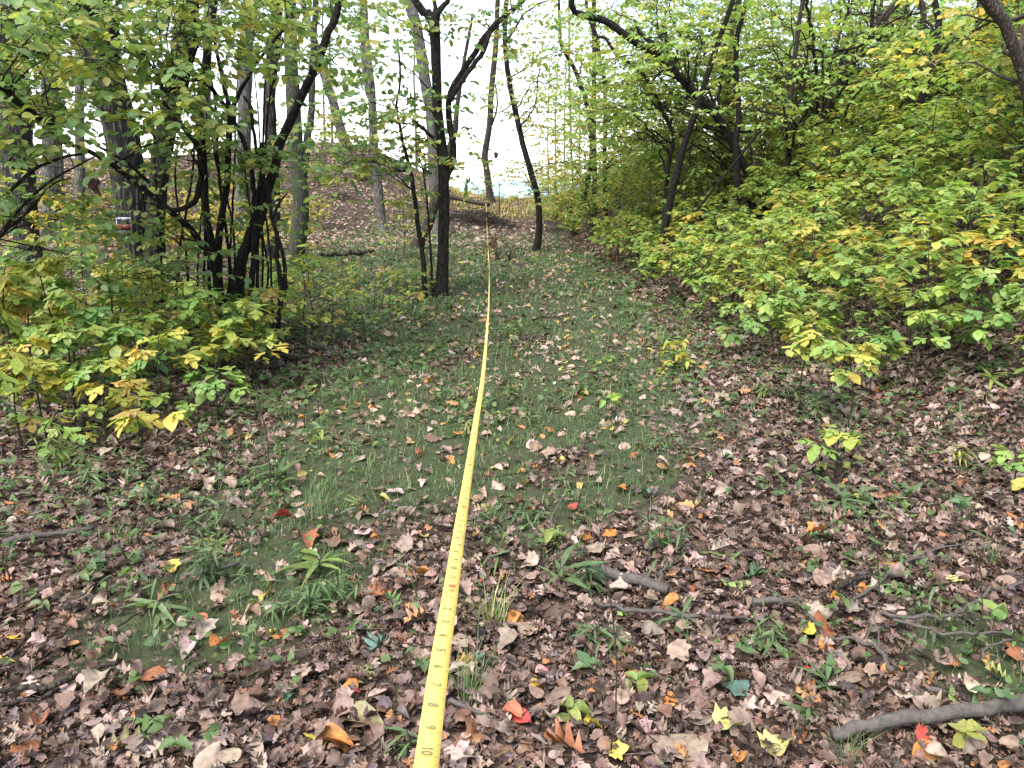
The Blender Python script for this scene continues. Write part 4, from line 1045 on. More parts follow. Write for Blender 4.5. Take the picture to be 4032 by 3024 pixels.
# low green cover between the litter
mb = MB()
lowm = lambda x, y: np.clip(sstep(.0, .7, wob(x + 9, y + 3, 1.5)) + .55 * sstep(-.5, -1.3, x) * sstep(2.0, 3.0, y) + .5 * sstep(.9, 1.6, x) * sstep(3.0, 4.2, y) + .5 * sstep(.2, -.3, np.abs(green(x, y) - .5)), 0, 1) * sstep(1.8, 3.4, y + .5 * np.abs(x))
for y0, y1, dn, s, kd in [(2.0, 5, 110, .035, 'ovate'), (5, 9, 110, .05, 'round_lo'), (9, 16, 45, .07, 'round_lo'), (16, 27, 8, .1, 'tiny')]:
    x, y = sample_ground(y0, y1, dn, lowm)
    x = np.repeat(x, 3) + rng.normal(0, .03, 3 * len(x)); y = np.repeat(y, 3) + rng.normal(0, .03, 3 * len(y))
    n = len(x); a = rng.uniform(0, 6.28, n)
    P = np.stack([x, y, G(x, y) + rng.uniform(.02, .09, n)], 1)
    D = np.stack([np.cos(a), np.sin(a), rng.uniform(-.4, .4, n)], 1)
    put_leaves(mb, kd, P, D, np.array([0, 0, 1.]) + rng.normal(0, .35, (n, 3)), s * rng.uniform(.6, 1.3, n), pal('green', n))
    thin = MB()
# lanceolate weeds too small to single out
for y0, y1, dn, s in [(2.6, 6, 30, .07), (6, 11, 22, .09)]:
    x, y = sample_ground(y0, y1, dn, lambda x, y: lowm(x, y) * .8 + .06)
    x = np.repeat(x, 6) + rng.normal(0, .02, 6 * len(x)); y = np.repeat(y, 6) + rng.normal(0, .02, 6 * len(y))
    n = len(x); a = rng.uniform(0, 6.28, n)
    P = np.stack([x, y, G(x, y) + rng.uniform(.0, .11, n)], 1)
    D = np.stack([np.cos(a), np.sin(a), rng.uniform(-.1, .9, n)], 1)
    put_leaves(mb, 'lance', P, D, np.array([0, 0, 1.]) + rng.normal(0, .3, (n, 3)), s * rng.uniform(.6, 1.3, n), pal('green', n))
tag(mb.build('ground_cover', M_LEAF), 'low green weeds and seedlings between the fallen leaves', 'ground cover', kind='stuff')

# ------------------------------------------------------------------ single fallen leaves
LCOL = {'brown': (0.130, 0.077, 0.053), 'dark brown': (0.053, 0.031, 0.023), 'tan': (0.223, 0.161, 0.119), 'pale tan': (0.298, 0.229, 0.185), 'orange': (0.322, 0.130, 0.033), 'rust brown': (0.186, 0.068, 0.030),
        'yellow': (0.360, 0.285, 0.046), 'pale yellow': (0.384, 0.360, 0.132), 'pink': (0.384, 0.174, 0.185), 'pinkish tan': (0.310, 0.211, 0.191), 'red': (0.310, 0.043, 0.033), 'red orange': (0.341, 0.099, 0.053),
        'dark green': (0.031, 0.074, 0.033), 'green': (0.087, 0.149, 0.040), 'lime green': (0.186, 0.260, 0.079), 'blue green': (0.062, 0.112, 0.086), 'golden': (0.341, 0.205, 0.040), 'olive': (0.161, 0.149, 0.066)}
SCALE_ = .76
def fallen_leaf(p, kind, cname, size, label, group='fallen leaves on the forest floor', lift=None, tilt=.35, var=.1):
    a = rng.uniform(0, 6.28)
    k = int(rng.integers(0, len(TPL[kind])))
    D = np.array([[math.cos(a), math.sin(a), rng.normal(0, .12)]]); N = np.array([[0, 0, 1.]]) + rng.normal(0, tilt, (1, 3)) * np.array([1, 1, .2])
    R = frames(D, N)[0]
    o = bpy.data.objects.new('fallen_leaf', leaf_me(kind, k, M_DRY_O))
    M = np.eye(4); size = size * SCALE_; M[:3, :3] = R * size
    q = np.array([p[0], p[1], float(G(p[0], p[1])) + (lift if lift is not None else .03)]) - norm(D)[0] * size * .5
    M[:3, 3] = q
    o.matrix_basis = Matrix(M.tolist())
    c = np.array(LCOL[cname]) * (1 + rng.uniform(-var, var, 3) * .5) * (1 + rng.uniform(-var, var))
    o.color = (*np.clip(c, 0, 1), 1)
    tag(o, label, 'fallen leaf', group)
    C.objects.link(o)
    return o
def z4(x, y): return (x / 1.3556, 1800 + y / 1.3556)
def z5(x, y): return (1300 + x / 1.4757, 1900 + y / 1.4757)
def z6(x, y): return (2600 + x / 1.4763, 1900 + y / 1.4763)
for (u, v), kind, cn, s, lab in [
    (z4(1000, 1030), 'ovate', 'pinkish tan', .14, 'large pinkish tan leaf propped up in the short grass at the lower left'),
    (z4(1180, 1000), 'ovate', 'orange', .13, 'upright orange leaf beside the large pinkish tan one in the grass'),
    (z4(1100, 1160), 'ovate', 'pink', .05, 'small bright pink leaf lying on the grass patch at the lower left'),
    (z4(1640, 450), 'maple', 'rust brown', .14, 'crumpled rust brown maple leaf on the turf left of the tape'),
    (z4(915, 595), 'maple', 'yellow', .11, 'yellow leaf with an orange edge among weeds left of the tape'),
    (z4(100, 968), 'ovate', 'golden', .12, 'long golden leaf near the left edge of the view'),
    (z4(40, 1120), 'maple', 'yellow', .07, 'bright yellow scrap of leaf close to the left edge'),
    (z4(180, 1265), 'maple', 'lime green', .07, 'lime green leaf on bare soil at the lower left'),
    (z4(350, 1245), 'ovate', 'pinkish tan', .10, 'pale pinkish leaf beside the dark stick at the lower left'),
    (z4(590, 1430), 'maple', 'pinkish tan', .13, 'wrinkled pinkish maple leaf at the lower left'),
    (z4(215, 1405), 'ovate', 'rust brown', .13, 'long rust coloured leaf below the dark stick at the lower left'),
    (z4(160, 1575), 'maple', 'rust brown', .12, 'square rust orange leaf in the bottom left corner'),
    (z4(580, 1020), 'oak', 'brown', .13, 'pointed brown oak leaf on bare soil left of the grass patch'),
    (z4(680, 530), 'oak', 'brown', .10, 'brown pin oak leaf lying flat near the left stick'),
    (z4(470, 485), 'oak', 'tan', .10, 'tan oak leaf at the tip of the grey stick on the left'),
    (z4(575, 1285), 'ovate', 'tan', .09, 'flat tan leaf on the dark soil at the lower left'),
    (z4(1790, 1545), 'ovate', 'orange', .15, 'big glossy orange leaf left of the bottom of the tape'),
    (z4(1690, 1525), 'maple', 'yellow', .10, 'mottled yellow leaf just left of the big glossy orange one'),
    (z4(1000, 910), 'ovate', 'pinkish tan', .10, 'dull pink folded leaf above the grass patch at the lower left'),
    (z4(1070, 870), 'ovate', 'red orange', .08, 'small red orange leaf behind the dull pink folded one'),
    (z4(770, 1440), 'oak', 'green', .14, 'fresh green oak leaf lying in the litter at the lower left'),
    (z4(690, 1560), 'oak', 'olive', .16, 'big dry olive brown oak leaf curling up at the bottom left'),
    (z4(700, 1635), 'oak', 'tan', .14, 'broad tan oak leaf at the bottom edge on the left'),
    (z4(1005, 105), 'ovate', 'pale tan', .14, 'pale leaf lying against the weeds at the rim of the left clump'),
    (z4(1545, 1295), 'oak', 'dark green', .12, 'dark green oak leaf on brown litter left of the tape'),
    (z4(820, 1185), 'ovate', 'rust brown', .13, 'long folded rust leaf at the edge of the grass patch'),
    (z4(1490, 975), 'oak', 'orange', .10, 'orange oak leaf at the upper right rim of the grass patch'),
    (z4(770, 175), 'ovate', 'yellow', .09, 'yellow leaf below the left sassafras clump'),
    (z5(1705, 1100), 'ovate', 'orange', .15, 'large pale orange oval leaf on the litter right of the tape'),
    (z5(1235, 1125), 'ovate', 'pink', .07, 'heart shaped pink leaf on the brown litter right of the tape'),
    (z5(1030, 1365), 'ovate', 'red orange', .14, 'two toned red leaf nearest the tape at the bottom'),
    (z5(1110, 1385), 'ovate', 'red', .11, 'darker red leaf half under the two toned one'),
    (z5(870, 585), 'ovate', 'red', .06, 'small red leaf just right of the red foot mark on the tape'),
    (z5(355, 655), 'ovate', 'red', .05, 'tiny dark red leaf left of the tape in brown litter'),
    (z5(1215, 1200), 'ovate', 'golden', .09, 'curled yellow leaf just below the heart shaped pink one'),
    (z5(870, 1045), 'oak', 'dark green', .10, 'dark green oak leaf right of the tape'),
    (z5(290, 980), 'oak', 'blue green', .16, 'bluish green oak leaf lying left of the tape'),
    (z5(190, 1140), 'oak', 'olive', .14, 'olive green oak leaf under the bluish green one'),
    (z5(115, 1215), 'ovate', 'orange', .12, 'orange leaf left of the tape near the two small dark red ones'),
    (z5(150, 1240), 'ovate', 'red', .04, 'dark red leaf fragment touching an orange leaf left of the tape'),
    (z5(775, 1095), 'oak', 'golden', .10, 'golden oak leaf close to the right edge of the tape'),
    (z5(1365, 1570), 'oak', 'rust brown', .17, 'big rust brown oak leaf at the bottom of the view right of the tape'),
    (z5(1110, 850), 'maple', 'tan', .16, 'broad tan maple leaf in the litter right of the tape'),
    (z5(1290, 830), 'maple', 'dark brown', .14, 'dark purplish brown maple leaf beside the broad tan one'),
    (z5(265, 665), 'oak', 'rust brown', .14, 'spiky rust oak leaf left of the tape'),
    (z5(1060, 812), 'ovate', 'orange', .10, 'orange tan leaf above the broad tan maple leaf'),
    (z5(50, 1535), 'ovate', 'orange', .13, 'spotted orange leaf at the bottom edge left of the tape'),
    (z5(205, 1420), 'ovate', 'olive', .18, 'long pale olive leaf lying diagonally left of the tape at the bottom'),
    (z5(740, 1620), 'maple', 'pinkish tan', .13, 'pink maple leaf at the bottom edge beside the tape'),
    (z5(1985, 718), 'ovate', 'orange', .13, 'orange leaf resting on the end of the grey branch'),
    (z5(1710, 770), 'oak', 'lime green', .10, 'lime green oak leaf below the grey branch'),
    (z5(1480, 320), 'maple', 'orange', .10, 'left one of two orange leaves at the rim of the turf'),
    (z5(1620, 312), 'maple', 'orange', .10, 'right one of two orange leaves at the rim of the turf'),
    (z5(1395, 368), 'maple', 'pinkish tan', .09, 'pale pink leaf below the two orange leaves at the rim of the turf'),
    (z5(1665, 258), 'oak', 'pinkish tan', .11, 'pinkish oak leaf standing up by the goldenrod'),
    (z5(1410, 155), 'ovate', 'red', .08, 'red leaf at the tip of the bent grey stick on the turf'),
    (z5(525, 330), 'maple', 'yellow', .10, 'crumpled yellow leaf on the turf left of the tape'),
    (z5(200, 295), 'maple', 'pinkish tan', .12, 'pale pink crumpled leaf on the turf at the left of the tape'),
    (z5(235, 380), 'ovate', 'pink', .07, 'rounded pink leaf below the pale pink crumpled one'),
    (z5(355, 730), 'oak', 'green', .13, 'green oak leaf curled over the litter left of the tape'),
    (z5(560, 540), 'ovate', 'orange', .12, 'tan orange oval leaf left of the tape where litter begins'),
    (z5(370, 60), 'maple', 'pinkish tan', .13, 'pinkish grey crumpled leaf high on the turf left of the tape'),
    (z5(540, 100), 'ovate', 'pale tan', .10, 'cream leaf on the turf just left of the tape'),
    (z5(1085, 120), 'oak', 'rust brown', .13, 'curled rust oak leaf on the turf right of the tape'),
    (z5(1690, 45), 'ovate', 'orange', .13, 'orange brown curled leaf at the top of the near turf'),
    (z5(1830, 60), 'ovate', 'blue green', .10, 'dull grey green leaf on the turf beside the orange brown curled one'),
    (z5(860, 205), 'oak', 'blue green', .10, 'blue green oak leaf on the turf right of the tape'),
    (z5(1120, 265), 'oak', 'green', .10, 'green oak leaf lying in the turf before the bent grey stick'),
    (z5(830, 310), 'ovate', 'orange', .10, 'curled orange leaf touching the tape side at the turf rim'),
    (z5(1740, 160), 'maple', 'lime green', .07, 'small lime coloured leaf on the turf by the goldenrod'),
    (z6(885, 300), 'maple', 'orange', .13, 'large bright orange leaf standing in the litter on the right'),
    (z6(415, 1430), 'maple', 'pale yellow', .14, 'pale yellow lobed leaf in the brown litter at the lower right'),
    (z6(695, 1545), 'maple', 'pale yellow', .14, 'lower of two pale yellow lobed leaves at the bottom right'),
    (z6(945, 870), 'ovate', 'rust brown', .19, 'long folded rust brown leaf under the fallen twigs'),
    (z6(430, 610), 'oak', 'lime green', .16, 'light green oak leaf lying against a dark green one'),
    (z6(550, 570), 'oak', 'dark green', .14, 'glossy dark green oak leaf touching a light green one'),
    (z6(1140, 485), 'oak', 'lime green', .10, 'small lime green oak leaf right of the large bright orange one'),
    (z6(1330, 500), 'maple', 'orange', .13, 'broken orange leaf beside the long fallen branch'),
    (z6(845, 895), 'maple', 'yellow', .09, 'clear yellow leaf between the fallen twigs'),
    (z6(800, 1100), 'ovate', 'red', .10, 'crimson leaf in the litter below the fallen twigs'),
    (z6(1350, 1130), 'ovate', 'orange', .11, 'orange leaf hanging on the thick end of a fallen twig'),
    (z6(1700, 570), 'maple', 'pale yellow', .10, 'pale yellow leaf on the right among the fallen branches'),
    (z6(1480, 670), 'oak', 'dark green', .12, 'very dark green oak leaf hanging over the litter on the right'),
    (z6(1330, 620), 'oak', 'green', .17, 'large green oak leaf behind the long fallen branch'),
    (z6(1240, 740), 'ovate', 'pinkish tan', .11, 'greyish pink leaf under the long fallen branch'),
    (z6(450, 1215), 'maple', 'blue green', .13, 'blue green three pointed leaf in the lower right litter'),
    (z6(40, 1310), 'oak', 'orange', .11, 'tan orange oak leaf at the lower right of the tape'),
    (z6(110, 1560), 'ovate', 'tan', .22, 'very large ribbed tan leaf at the bottom of the view'),
    (z6(1640, 1320), 'ovate', 'brown', .13, 'flat brown leaf above the thick fallen branch'),
    (z6(1730, 1290), 'ovate', 'green', .14, 'green leaf touching a flat brown one above the thick branch'),
    (z6(1560, 1540), 'maple', 'red', .10, 'dark red leaf lying against the thick fallen branch'),
    (z6(1530, 1600), 'ovate', 'orange', .13, 'orange brown leaf below the thick fallen branch'),
    (z6(1150, 95), 'ovate', 'yellow', .09, 'yellow leaf with brown specks high on the right litter'),
    (z6(1350, 80), 'ovate', 'red orange', .10, 'reddish leaf high on the right litter'),
    (z6(270, 535), 'ovate', 'orange', .13, 'pale orange leaf curled up near the grey branch'),
    (z6(700, 260), 'ovate', 'tan', .11, 'pale tan curled leaf left of the large bright orange one'),
    (z6(1200, 600), 'oak', 'lime green', .09, 'small lime green oak leaf lying on the dark broken branch'),
    (z6(2070, 1000), 'maple', 'rust brown', .14, 'rust brown leaf at the right edge of the view'),
    (z6(960, 975), 'ovate', 'orange', .11, 'soft orange leaf below the long folded rust brown one'),
    (z6(1420, 1250), 'maple', 'pale tan', .10, 'cream crumpled leaf under the end of the fallen twig'),
]:
    if v > 3010: v = 3010
    fallen_leaf(ground_px(u, v, .02), kind, cn, s, lab, 'fallen leaves singled out by their colour', tilt=.22)
n_ = 0
combos = [('oak', 'brown', 5), ('oak', 'tan', 4), ('oakr', 'brown', 5), ('oakr', 'dark brown', 3), ('maple', 'pinkish tan', 2), ('maple', 'brown', 3), ('ovate', 'tan', 3), ('ovate', 'orange', 2), ('oak', 'rust brown', 3), ('ovate', 'pale tan', 2), ('maple', 'yellow', 1), ('oak', 'green', 1), ('ovate', 'red', .5)]
cw = np.array([c[2] for c in combos]); cw = cw / cw.sum()
KN = {'oak': 'pointed oak leaf', 'oakr': 'round lobed oak leaf', 'maple': 'maple leaf', 'ovate': 'oval leaf'}
while n_ < 205:
    y = 1.75 + 3.4 * rng.random() ** 1.3; x = rng.uniform(-1, 1) * (.7 * y)
    kind, cn, _ = combos[rng.choice(len(combos), p=cw)]
    where = 'on the short turf' if green(x, y) > .5 else 'in the brown litter'
    side = 'left of the tape' if x < -.15 * y else 'right of the tape' if x < .25 * y else 'at the far right'
    fallen_leaf((x, y), kind, cn, rng.uniform(.075, .125), f'{cn} {KN[kind]} lying {where} {side}', lift=rng.uniform(.012, .035))
    n_ += 1

# ------------------------------------------------------------------ small plants
def plant(kind, x, y, label, H=.2, group=None, pal_='green', near=True, name=None, cat=None, n=None):
    base = np.array([x, y, float(G(x, y))])
    nm = {'goldenrod': 'leafy_weed', 'blades': 'broad_grass', 'seedling': 'seedling', 'bramble': 'bramble', 'tuft': 'grass_tuft'}[kind]
    root = empty(name or nm, base); tag(root, label, cat or {'leafy_weed': 'weed', 'broad_grass': 'grass', 'seedling': 'seedling', 'bramble': 'bramble', 'grass_tuft': 'grass'}[nm], group)
    st = MB(); P, D, N, sz = [], [], [], []; k = 'lance'
    if kind == 'goldenrod':
        for s in range(int(rng.integers(1, 4))):
            top = base + np.array([rng.normal(0, .22 * H), rng.normal(0, .22 * H), H * rng.uniform(.7, 1)])
            V, T, PP, _ = tube([base, (base + top) / 2 + rng.normal(0, .02, 3), top], [.0022, .0018, .0012], 4, .06, cap=False); st.add(V, T)
            m = n or int(8 + H * 45)
            for i in range(m):
                f = .25 + .75 * i / m; a = i * 2.4 + rng.normal(0, .3)
                P.append(PP[int(f * (len(PP) - 1))]); D.append((math.cos(a), math.sin(a), rng.uniform(-.3, .5))); N.append((0, 0, 1)); sz.append(rng.uniform(.06, .11) * (1.1 - .4 * f))
    elif kind == 'blades':
        m = n or 14
        V, T, PP, _ = tube([base, base + np.array([rng.normal(0, .03), rng.normal(0, .03), H * .5])], [.003, .0015], 4, .05, cap=False); st.add(V, T)
        for i in range(m):
            a = rng.uniform(0, 6.28)
            P.append(base + np.array([0, 0, rng.uniform(.0, .45) * H])); D.append((math.cos(a), math.sin(a), rng.uniform(.15, .9))); N.append((0, 0, 1)); sz.append(H * rng.uniform(.35, 1.0))
    elif kind == 'seedling':
        k = 'ovate'
        top = base + np.array([rng.normal(0, .1 * H), rng.normal(0, .1 * H), H])
        V, T, PP, _ = tube([base, (base + top) / 2 + rng.normal(0, .01, 3), top], [.002, .0018, .0015], 4, .05, cap=False); st.add(V, T)
        for i in range(n or 5):
            a = i * 2.4 + rng.normal(0, .3); q = PP[-1 - (i // 3)]
            P.append(q); D.append((math.cos(a), math.sin(a), rng.uniform(-.2, .4))); N.append((0, 0, 1)); sz.append(rng.uniform(.045, .08))
    elif kind == 'bramble':
        k = 'ovate'
        for s in range(n or 4):
            a = rng.uniform(0, 6.28); e = base + np.array([math.cos(a), math.sin(a), 0]) * rng.uniform(.03, .16) + np.array([0, 0, H * rng.uniform(.4, 1)])
            V, T, _, _ = tube([base, (base + e) / 2 + np.array([0, 0, .02]), e], [.0018, .0015, .001], 4, .05, cap=False); st.add(V, T)
            for j in (-1.1, 0, 1.1):
                P.append(e); D.append((math.cos(a + j), math.sin(a + j), rng.uniform(-.25, .25))); N.append((0, 0, 1)); sz.append(rng.uniform(.035, .06))
    elif kind == 'tuft':
        m = n or 60
        b = MB(); xx = x + rng.normal(0, .03, m); yy = y + rng.normal(0, .03, m)
        blades(b, xx, yy, H, .003, pal_, lean=.9); tag(b.build('blades', M_GRASS, root, base), kind='stuff')
        return root
    P = np.array(P); D = np.array(D, float); N = np.array(N, float) + rng.normal(0, .25, (len(P), 3)); sz = np.array(sz)
    st.build('stem', B_STEM, root, base)
    col = .6 * pal(pal_, 1) + .4 * pal(pal_, len(P))
    if near: leaf_objects(root, base, k, P, D, N, sz, col, M_LEAF_O)
    else:
        mb = MB(); put_leaves(mb, k, P, D, N, sz, col); tag(mb.build('foliage', M_LEAF, root, base), kind='stuff')
    return root
PAL['weed'] = ([(.10, .155, .066), (.075, .125, .052), (.14, .19, .08)], [3, 3, 2])
PAL['weedY'] = ([(.22, .27, .08), (.14, .22, .06), (.34, .32, .08)], [3, 3, 1])
for (u, v), kind, H, p_, lab in [
    (z5(1910, 400), 'goldenrod', .26, 'weed', 'bushy leafy weed at the right rim of the near turf'),
    (z6(60, 420), 'goldenrod', .22, 'weed', 'second leafy weed just right of the bushy one at the turf rim'),
    (z5(1340, 620), 'blades', .21, 'green', 'sprawling weed with long dark green leaves right of the tape'),
    (z5(1480, 640), 'goldenrod', .16, 'green', 'dark leafy weed beside the sprawling long leaved one'),
    (z5(70, 720), 'goldenrod', .16, 'green', 'dark green weed at the left of the tape near the green curled oak leaf'),
    (z5(930, 830), 'tuft', .16, 'weedY', 'yellow green grass tuft right of the tape by the bark strip'),
    (z5(800, 1260), 'tuft', .20, 'green', 'tuft of long dark grass blades beside the bottom of the tape'),
    (z5(1500, 950), 'goldenrod', .13, 'green', 'low dark weed near the thin upright stem'),
    (z5(1500, 1140), 'seedling', .05, 'weed', 'bright little four leaved seedling in the litter right of the tape'),
    (z5(1410, 1410), 'seedling', .06, 'weedY', 'pale green seedling near the bottom right of the tape'),
    (z5(1780, 1215), 'seedling', .04, 'weedY', 'tiny yellow green seedling below the large pale orange leaf'),
    (z5(540, 1140), 'seedling', .05, 'weed', 'small green seedling touching the left edge of the tape'),
    (z5(400, 1560), 'goldenrod', .12, 'weed', 'light green weed at the bottom left of the tape'),
    (z5(1270, 390), 'seedling', .09, 'weedY', 'yellow green seedling at the rim of the turf right of the tape'),
    (z5(1650, 990), 'goldenrod', .13, 'green', 'weed with narrow leaves right of the thin upright stem'),
    (z6(420, 1090), 'bramble', .07, 'weed', 'green bramble sprig with two leaf clusters in the lower right litter'),
    (z6(600, 1000), 'goldenrod', .15, 'weed', 'narrow leaved weed rising near the green bramble sprig'),
    (z6(960, 1240), 'blades', .13, 'weed', 'long green leaves lying out over the lower right litter'),
    (z6(860, 1380), 'blades', .10, 'weed', 'single leaved weed pointing down at the lower right'),
    (z6(1920, 920), 'seedling', .13, 'weedY', 'lime green seedling on the right among the fallen branches'),
    (z6(1750, 1600), 'seedling', .10, 'weedY', 'yellow green seedling below the thick fallen branch'),
    (z6(1930, 1500), 'bramble', .12, 'weed', 'bluish bramble growing over the thick fallen branch'),
    (z6(1700, 300), 'seedling', .16, 'weed', 'seedling with large pale green leaves on the right'),
    (z6(1060, 1600), 'tuft', .10, 'green', 'dark grass tuft at the bottom right before the thick branch'),
    (z6(540, 130), 'bramble', .10, 'weed', 'low spreading weed at the top of the right litter'),
    (z6(390, 500), 'blades', .12, 'weedY', 'yellow green grass clump left of the light green oak leaf'),
    (z6(1300, 160), 'bramble', .05, 'weedY', 'mossy lime coloured weed patch high on the right litter'),
    (z6(1900, 480), 'tuft', .13, 'weed', 'grass tuft beside the tip of the long fallen branch'),
    (z6(120, 860), 'blades', .14, 'weed', 'long leaved weed over the grey twig right of the tape'),
    (z4(860, 860), 'blades', .17, 'weed', 'rosette of long green leaves above the grass patch at the left'),
    (z4(1330, 150), 'blades', .20, 'weed', 'grey green weed with drooping leaves left of the tape on the turf'),
    (z4(1490, 170), 'blades', .20, 'green', 'dark drooping weed right of the grey green one'),
    (z4(1500, 880), 'goldenrod', .14, 'green', 'leafy weed at the right rim of the grass patch'),
    (z4(1610, 840), 'goldenrod', .16, 'weed', 'light green weed close by the leafy weed at the grass patch'),
    (z4(1750, 800), 'goldenrod', .20, 'green', 'tall narrow leaved weed left of the tape'),
    (z4(440, 640), 'bramble', .09, 'weed', 'small bramble with toothed leaves on the left litter'),
    (z4(620, 610), 'bramble', .08, 'green', 'dark bramble left of the crossed sticks'),
    (z4(350, 740), 'bramble', .08, 'weed', 'bramble leaves close to the left edge litter'),
    (z4(80, 190), 'bramble', .14, 'weed', 'patch of rounded green leaves at the left edge'),
    (z4(230, 150), 'bramble', .13, 'weed', 'spreading rounded leaves right of the left edge patch'),
    (z4(330, 70), 'goldenrod', .30, 'weedY', 'pale weed with long leaves at the foot of the left sassafras'),
    (z4(520, 190), 'goldenrod', .24, 'weed', 'feathery weed below the golden sassafras sapling'),
    (z4(1080, 700), 'goldenrod', .28, 'green', 'tall dark weed with two hanging leaves on the left'),
    (z4(1180, 500), 'goldenrod', .14, 'weedY', 'yellowish weed between turf and litter on the left'),
    (z4(1010, 1550), 'bramble', .08, 'blue' if False else 'green', 'dark scalloped leaves near the bottom on the left'),
    (z4(650, 470), 'tuft', .10, 'weedY', 'pale grass tuft by the grey stick on the left'),
    (z4(1680, 290), 'tuft', .14, 'green', 'dark grass tuft on the turf left of the tape'),
]:
    if kind == 'seedling' and H < .12: pass
    p = ground_px(u, v); plant(kind, p[0], p[1], lab, H, 'weeds of the foreground', p_)
for u, v, H, w_, lab in [(2402, 2990, .66, 8, 'thin bare upright stem right of the tape'), (1065, 1960, .62, 7, 'tall bare weed stalk with a few hanging leaves at the left'), (3430, 2480, .42, 6, 'thin dark stalk standing in the right litter'), (3830, 2560, .40, 6, 'dark stalk by the right end of the fallen branches'), (2840, 1960, .34, 4, 'fine stalk on the right litter left of the small saplings')]:
    p = ground_px(u, min(v, 3010)); b = MB()
    V, T, PP, _ = tube([p, p + np.array([.012, .0, H * .35]), p + np.array([-.008, .01, H * .7]), p + np.array([-.04, .02, H])], [w_ * p[1] / F / 2] * 2 + [w_ * p[1] / F / 2.6, .0008], 5, .08, jitter=.3); b.add(V - p, T)
    for k in range(4):
        q = PP[int(len(PP) * (.35 + .15 * k))] - p; e = q + np.array([rng.normal(0, .05), rng.normal(0, .03), .05]); V, T, _, _ = tube([q, e], [.0012, .0006], 4, .1, cap=False); b.add(V, T)
    o = b.build('bare_stalk', B_STEM, None, (0, 0, 0), p); tag(o, lab, 'stalk', 'bare stalks')
kinds_ = ['goldenrod', 'blades', 'seedling', 'bramble', 'tuft']
for x, y in scatter(100, (-6, 6), (2.9, 10.5), .18, lambda x, y: inview(x, y, -.2) and lowm(np.array(x), np.array(y)) > .1):
    kd = kinds_[rng.choice(5, p=[.38, .22, .14, .2, .06])]
    plant(kd, x, y, {'goldenrod': 'leafy weed growing between turf and litter', 'blades': 'weed with a spray of long narrow leaves beside the path', 'seedling': 'little green seedling beside the path', 'bramble': 'low bramble with leaves in threes beside the path', 'tuft': 'grass tuft beside the path'}[kd] + (' left of the tape' if x < -.03 * y else ' right of the tape'),
          rng.uniform(.10, .24), 'weeds along the path', 'weed' if rng.random() < .7 else 'weedY', near=False)

# ------------------------------------------------------------------ fallen sticks and branches
def stick(label, pts, w, name='fallen_twig', bark=None, forks=(), lift=.04, cat='twig', sides=6, taper=.55):
    g = [ground_px(u, min(v, 3040)) for u, v in pts]
    P = np.array(g); dist = np.hypot(P[:, 1], CAM_Z)
    R = w * dist / F / 2 * np.linspace(1, taper, len(P))
    P[:, 2] += R * .7 + lift + rng.uniform(0, .012, len(P))
    o0 = P[0].copy()
    V, T, PP, RR = tube(P, R, sides, .05, rough=.05, jitter=.35 if w < 26 else .1, seed=len(label))
    b = MB(); b.add(V - o0, T)
    for f in forks:
        Q = np.array([ground_px(u, v) for u, v in f]); Q[:, 2] += lift + .015 + np.linspace(0, .03, len(Q))
        Q[0] = PP[np.argmin(np.linalg.norm(PP - Q[0], axis=1))]
        V, T, _, _ = tube(Q, R.mean() * .55 * np.linspace(1, .5, len(Q)), 5, .05, rough=.05, jitter=.3); b.add(V - o0, T)
    o = b.build(name, bark or B_TWIG, None, (0, 0, 0), o0); tag(o, label, cat, 'fallen sticks and branches'); return o
stick('thick grey fallen branch lying across the bottom right corner', [z6(990, 1570), z6(1200, 1525), z6(1500, 1485), z6(1800, 1435), z6(2114, 1395), z6(2300, 1370)], 46, 'fallen_branch', sides=14, taper=1.15, cat='branch')
stick('short stout grey branch with a side fork right of the tape', [z5(1535, 565), z5(1650, 615), z5(1800, 665), z5(1960, 725)], 40, 'fallen_branch', forks=[[z5(1895, 690), z5(1930, 620), z5(1990, 565)]], cat='branch', sides=10, taper=.95)
stick('long slender fallen branch pointing up to the right among the litter', [z6(1080, 790), z6(1200, 705), z6(1300, 640), z6(1370, 560), z6(1460, 500), z6(1600, 450), z6(1745, 410)], 15, forks=[[z6(1460, 500), z6(1600, 525), z6(1790, 550)]], taper=.5)
stick('curving twig with a thick lower end in the right litter', [z6(1340, 1180), z6(1290, 1110), z6(1220, 1040), z6(1120, 1000), z6(1000, 970), z6(900, 910), z6(820, 810), z6(700, 740), z6(620, 680), z6(520, 660)], 22, forks=[[z6(1190, 1010), z6(1210, 940), z6(1200, 880)], [z6(1270, 1070), z6(1250, 980), z6(1220, 900)], [z6(820, 800), z6(740, 800), z6(650, 850)]], taper=.4)
stick('long grey twig running from the tape side to the fallen twigs', [z5(1530, 755), z5(1700, 805), z5(1850, 830), z5(2066, 855), z6(200, 862), z6(350, 862), z6(530, 872)], 18, forks=[[z6(330, 860), z6(280, 900), z6(240, 940)]], taper=.8)
stick('branched grey stick in the middle of the right litter', [z6(1200, 850), z6(1400, 860), z6(1580, 850), z6(1700, 850), z6(1800, 770), z6(1950, 690), z6(2114, 650)], 17, forks=[[z6(1705, 850), z6(1745, 930), z6(1752, 1000)], [z6(1570, 850), z6(1585, 900), z6(1575, 950)]], taper=.8)
stick('lower grey stick under the branched one at the right', [z6(1340, 880), z6(1480, 920), z6(1620, 960), z6(1800, 965), z6(1960, 955), z6(2060, 890)], 14, taper=.7)
stick('crossing dark twig over the right litter', [z6(1020, 690), z6(1150, 790), z6(1240, 840), z6(1380, 830), z6(1500, 820)], 15, bark=B_BROWN, taper=.6)
stick('weathered flat grey piece of branch half buried in the litter', [z6(530, 765), z6(640, 760), z6(790, 752)], 28, taper=.9)
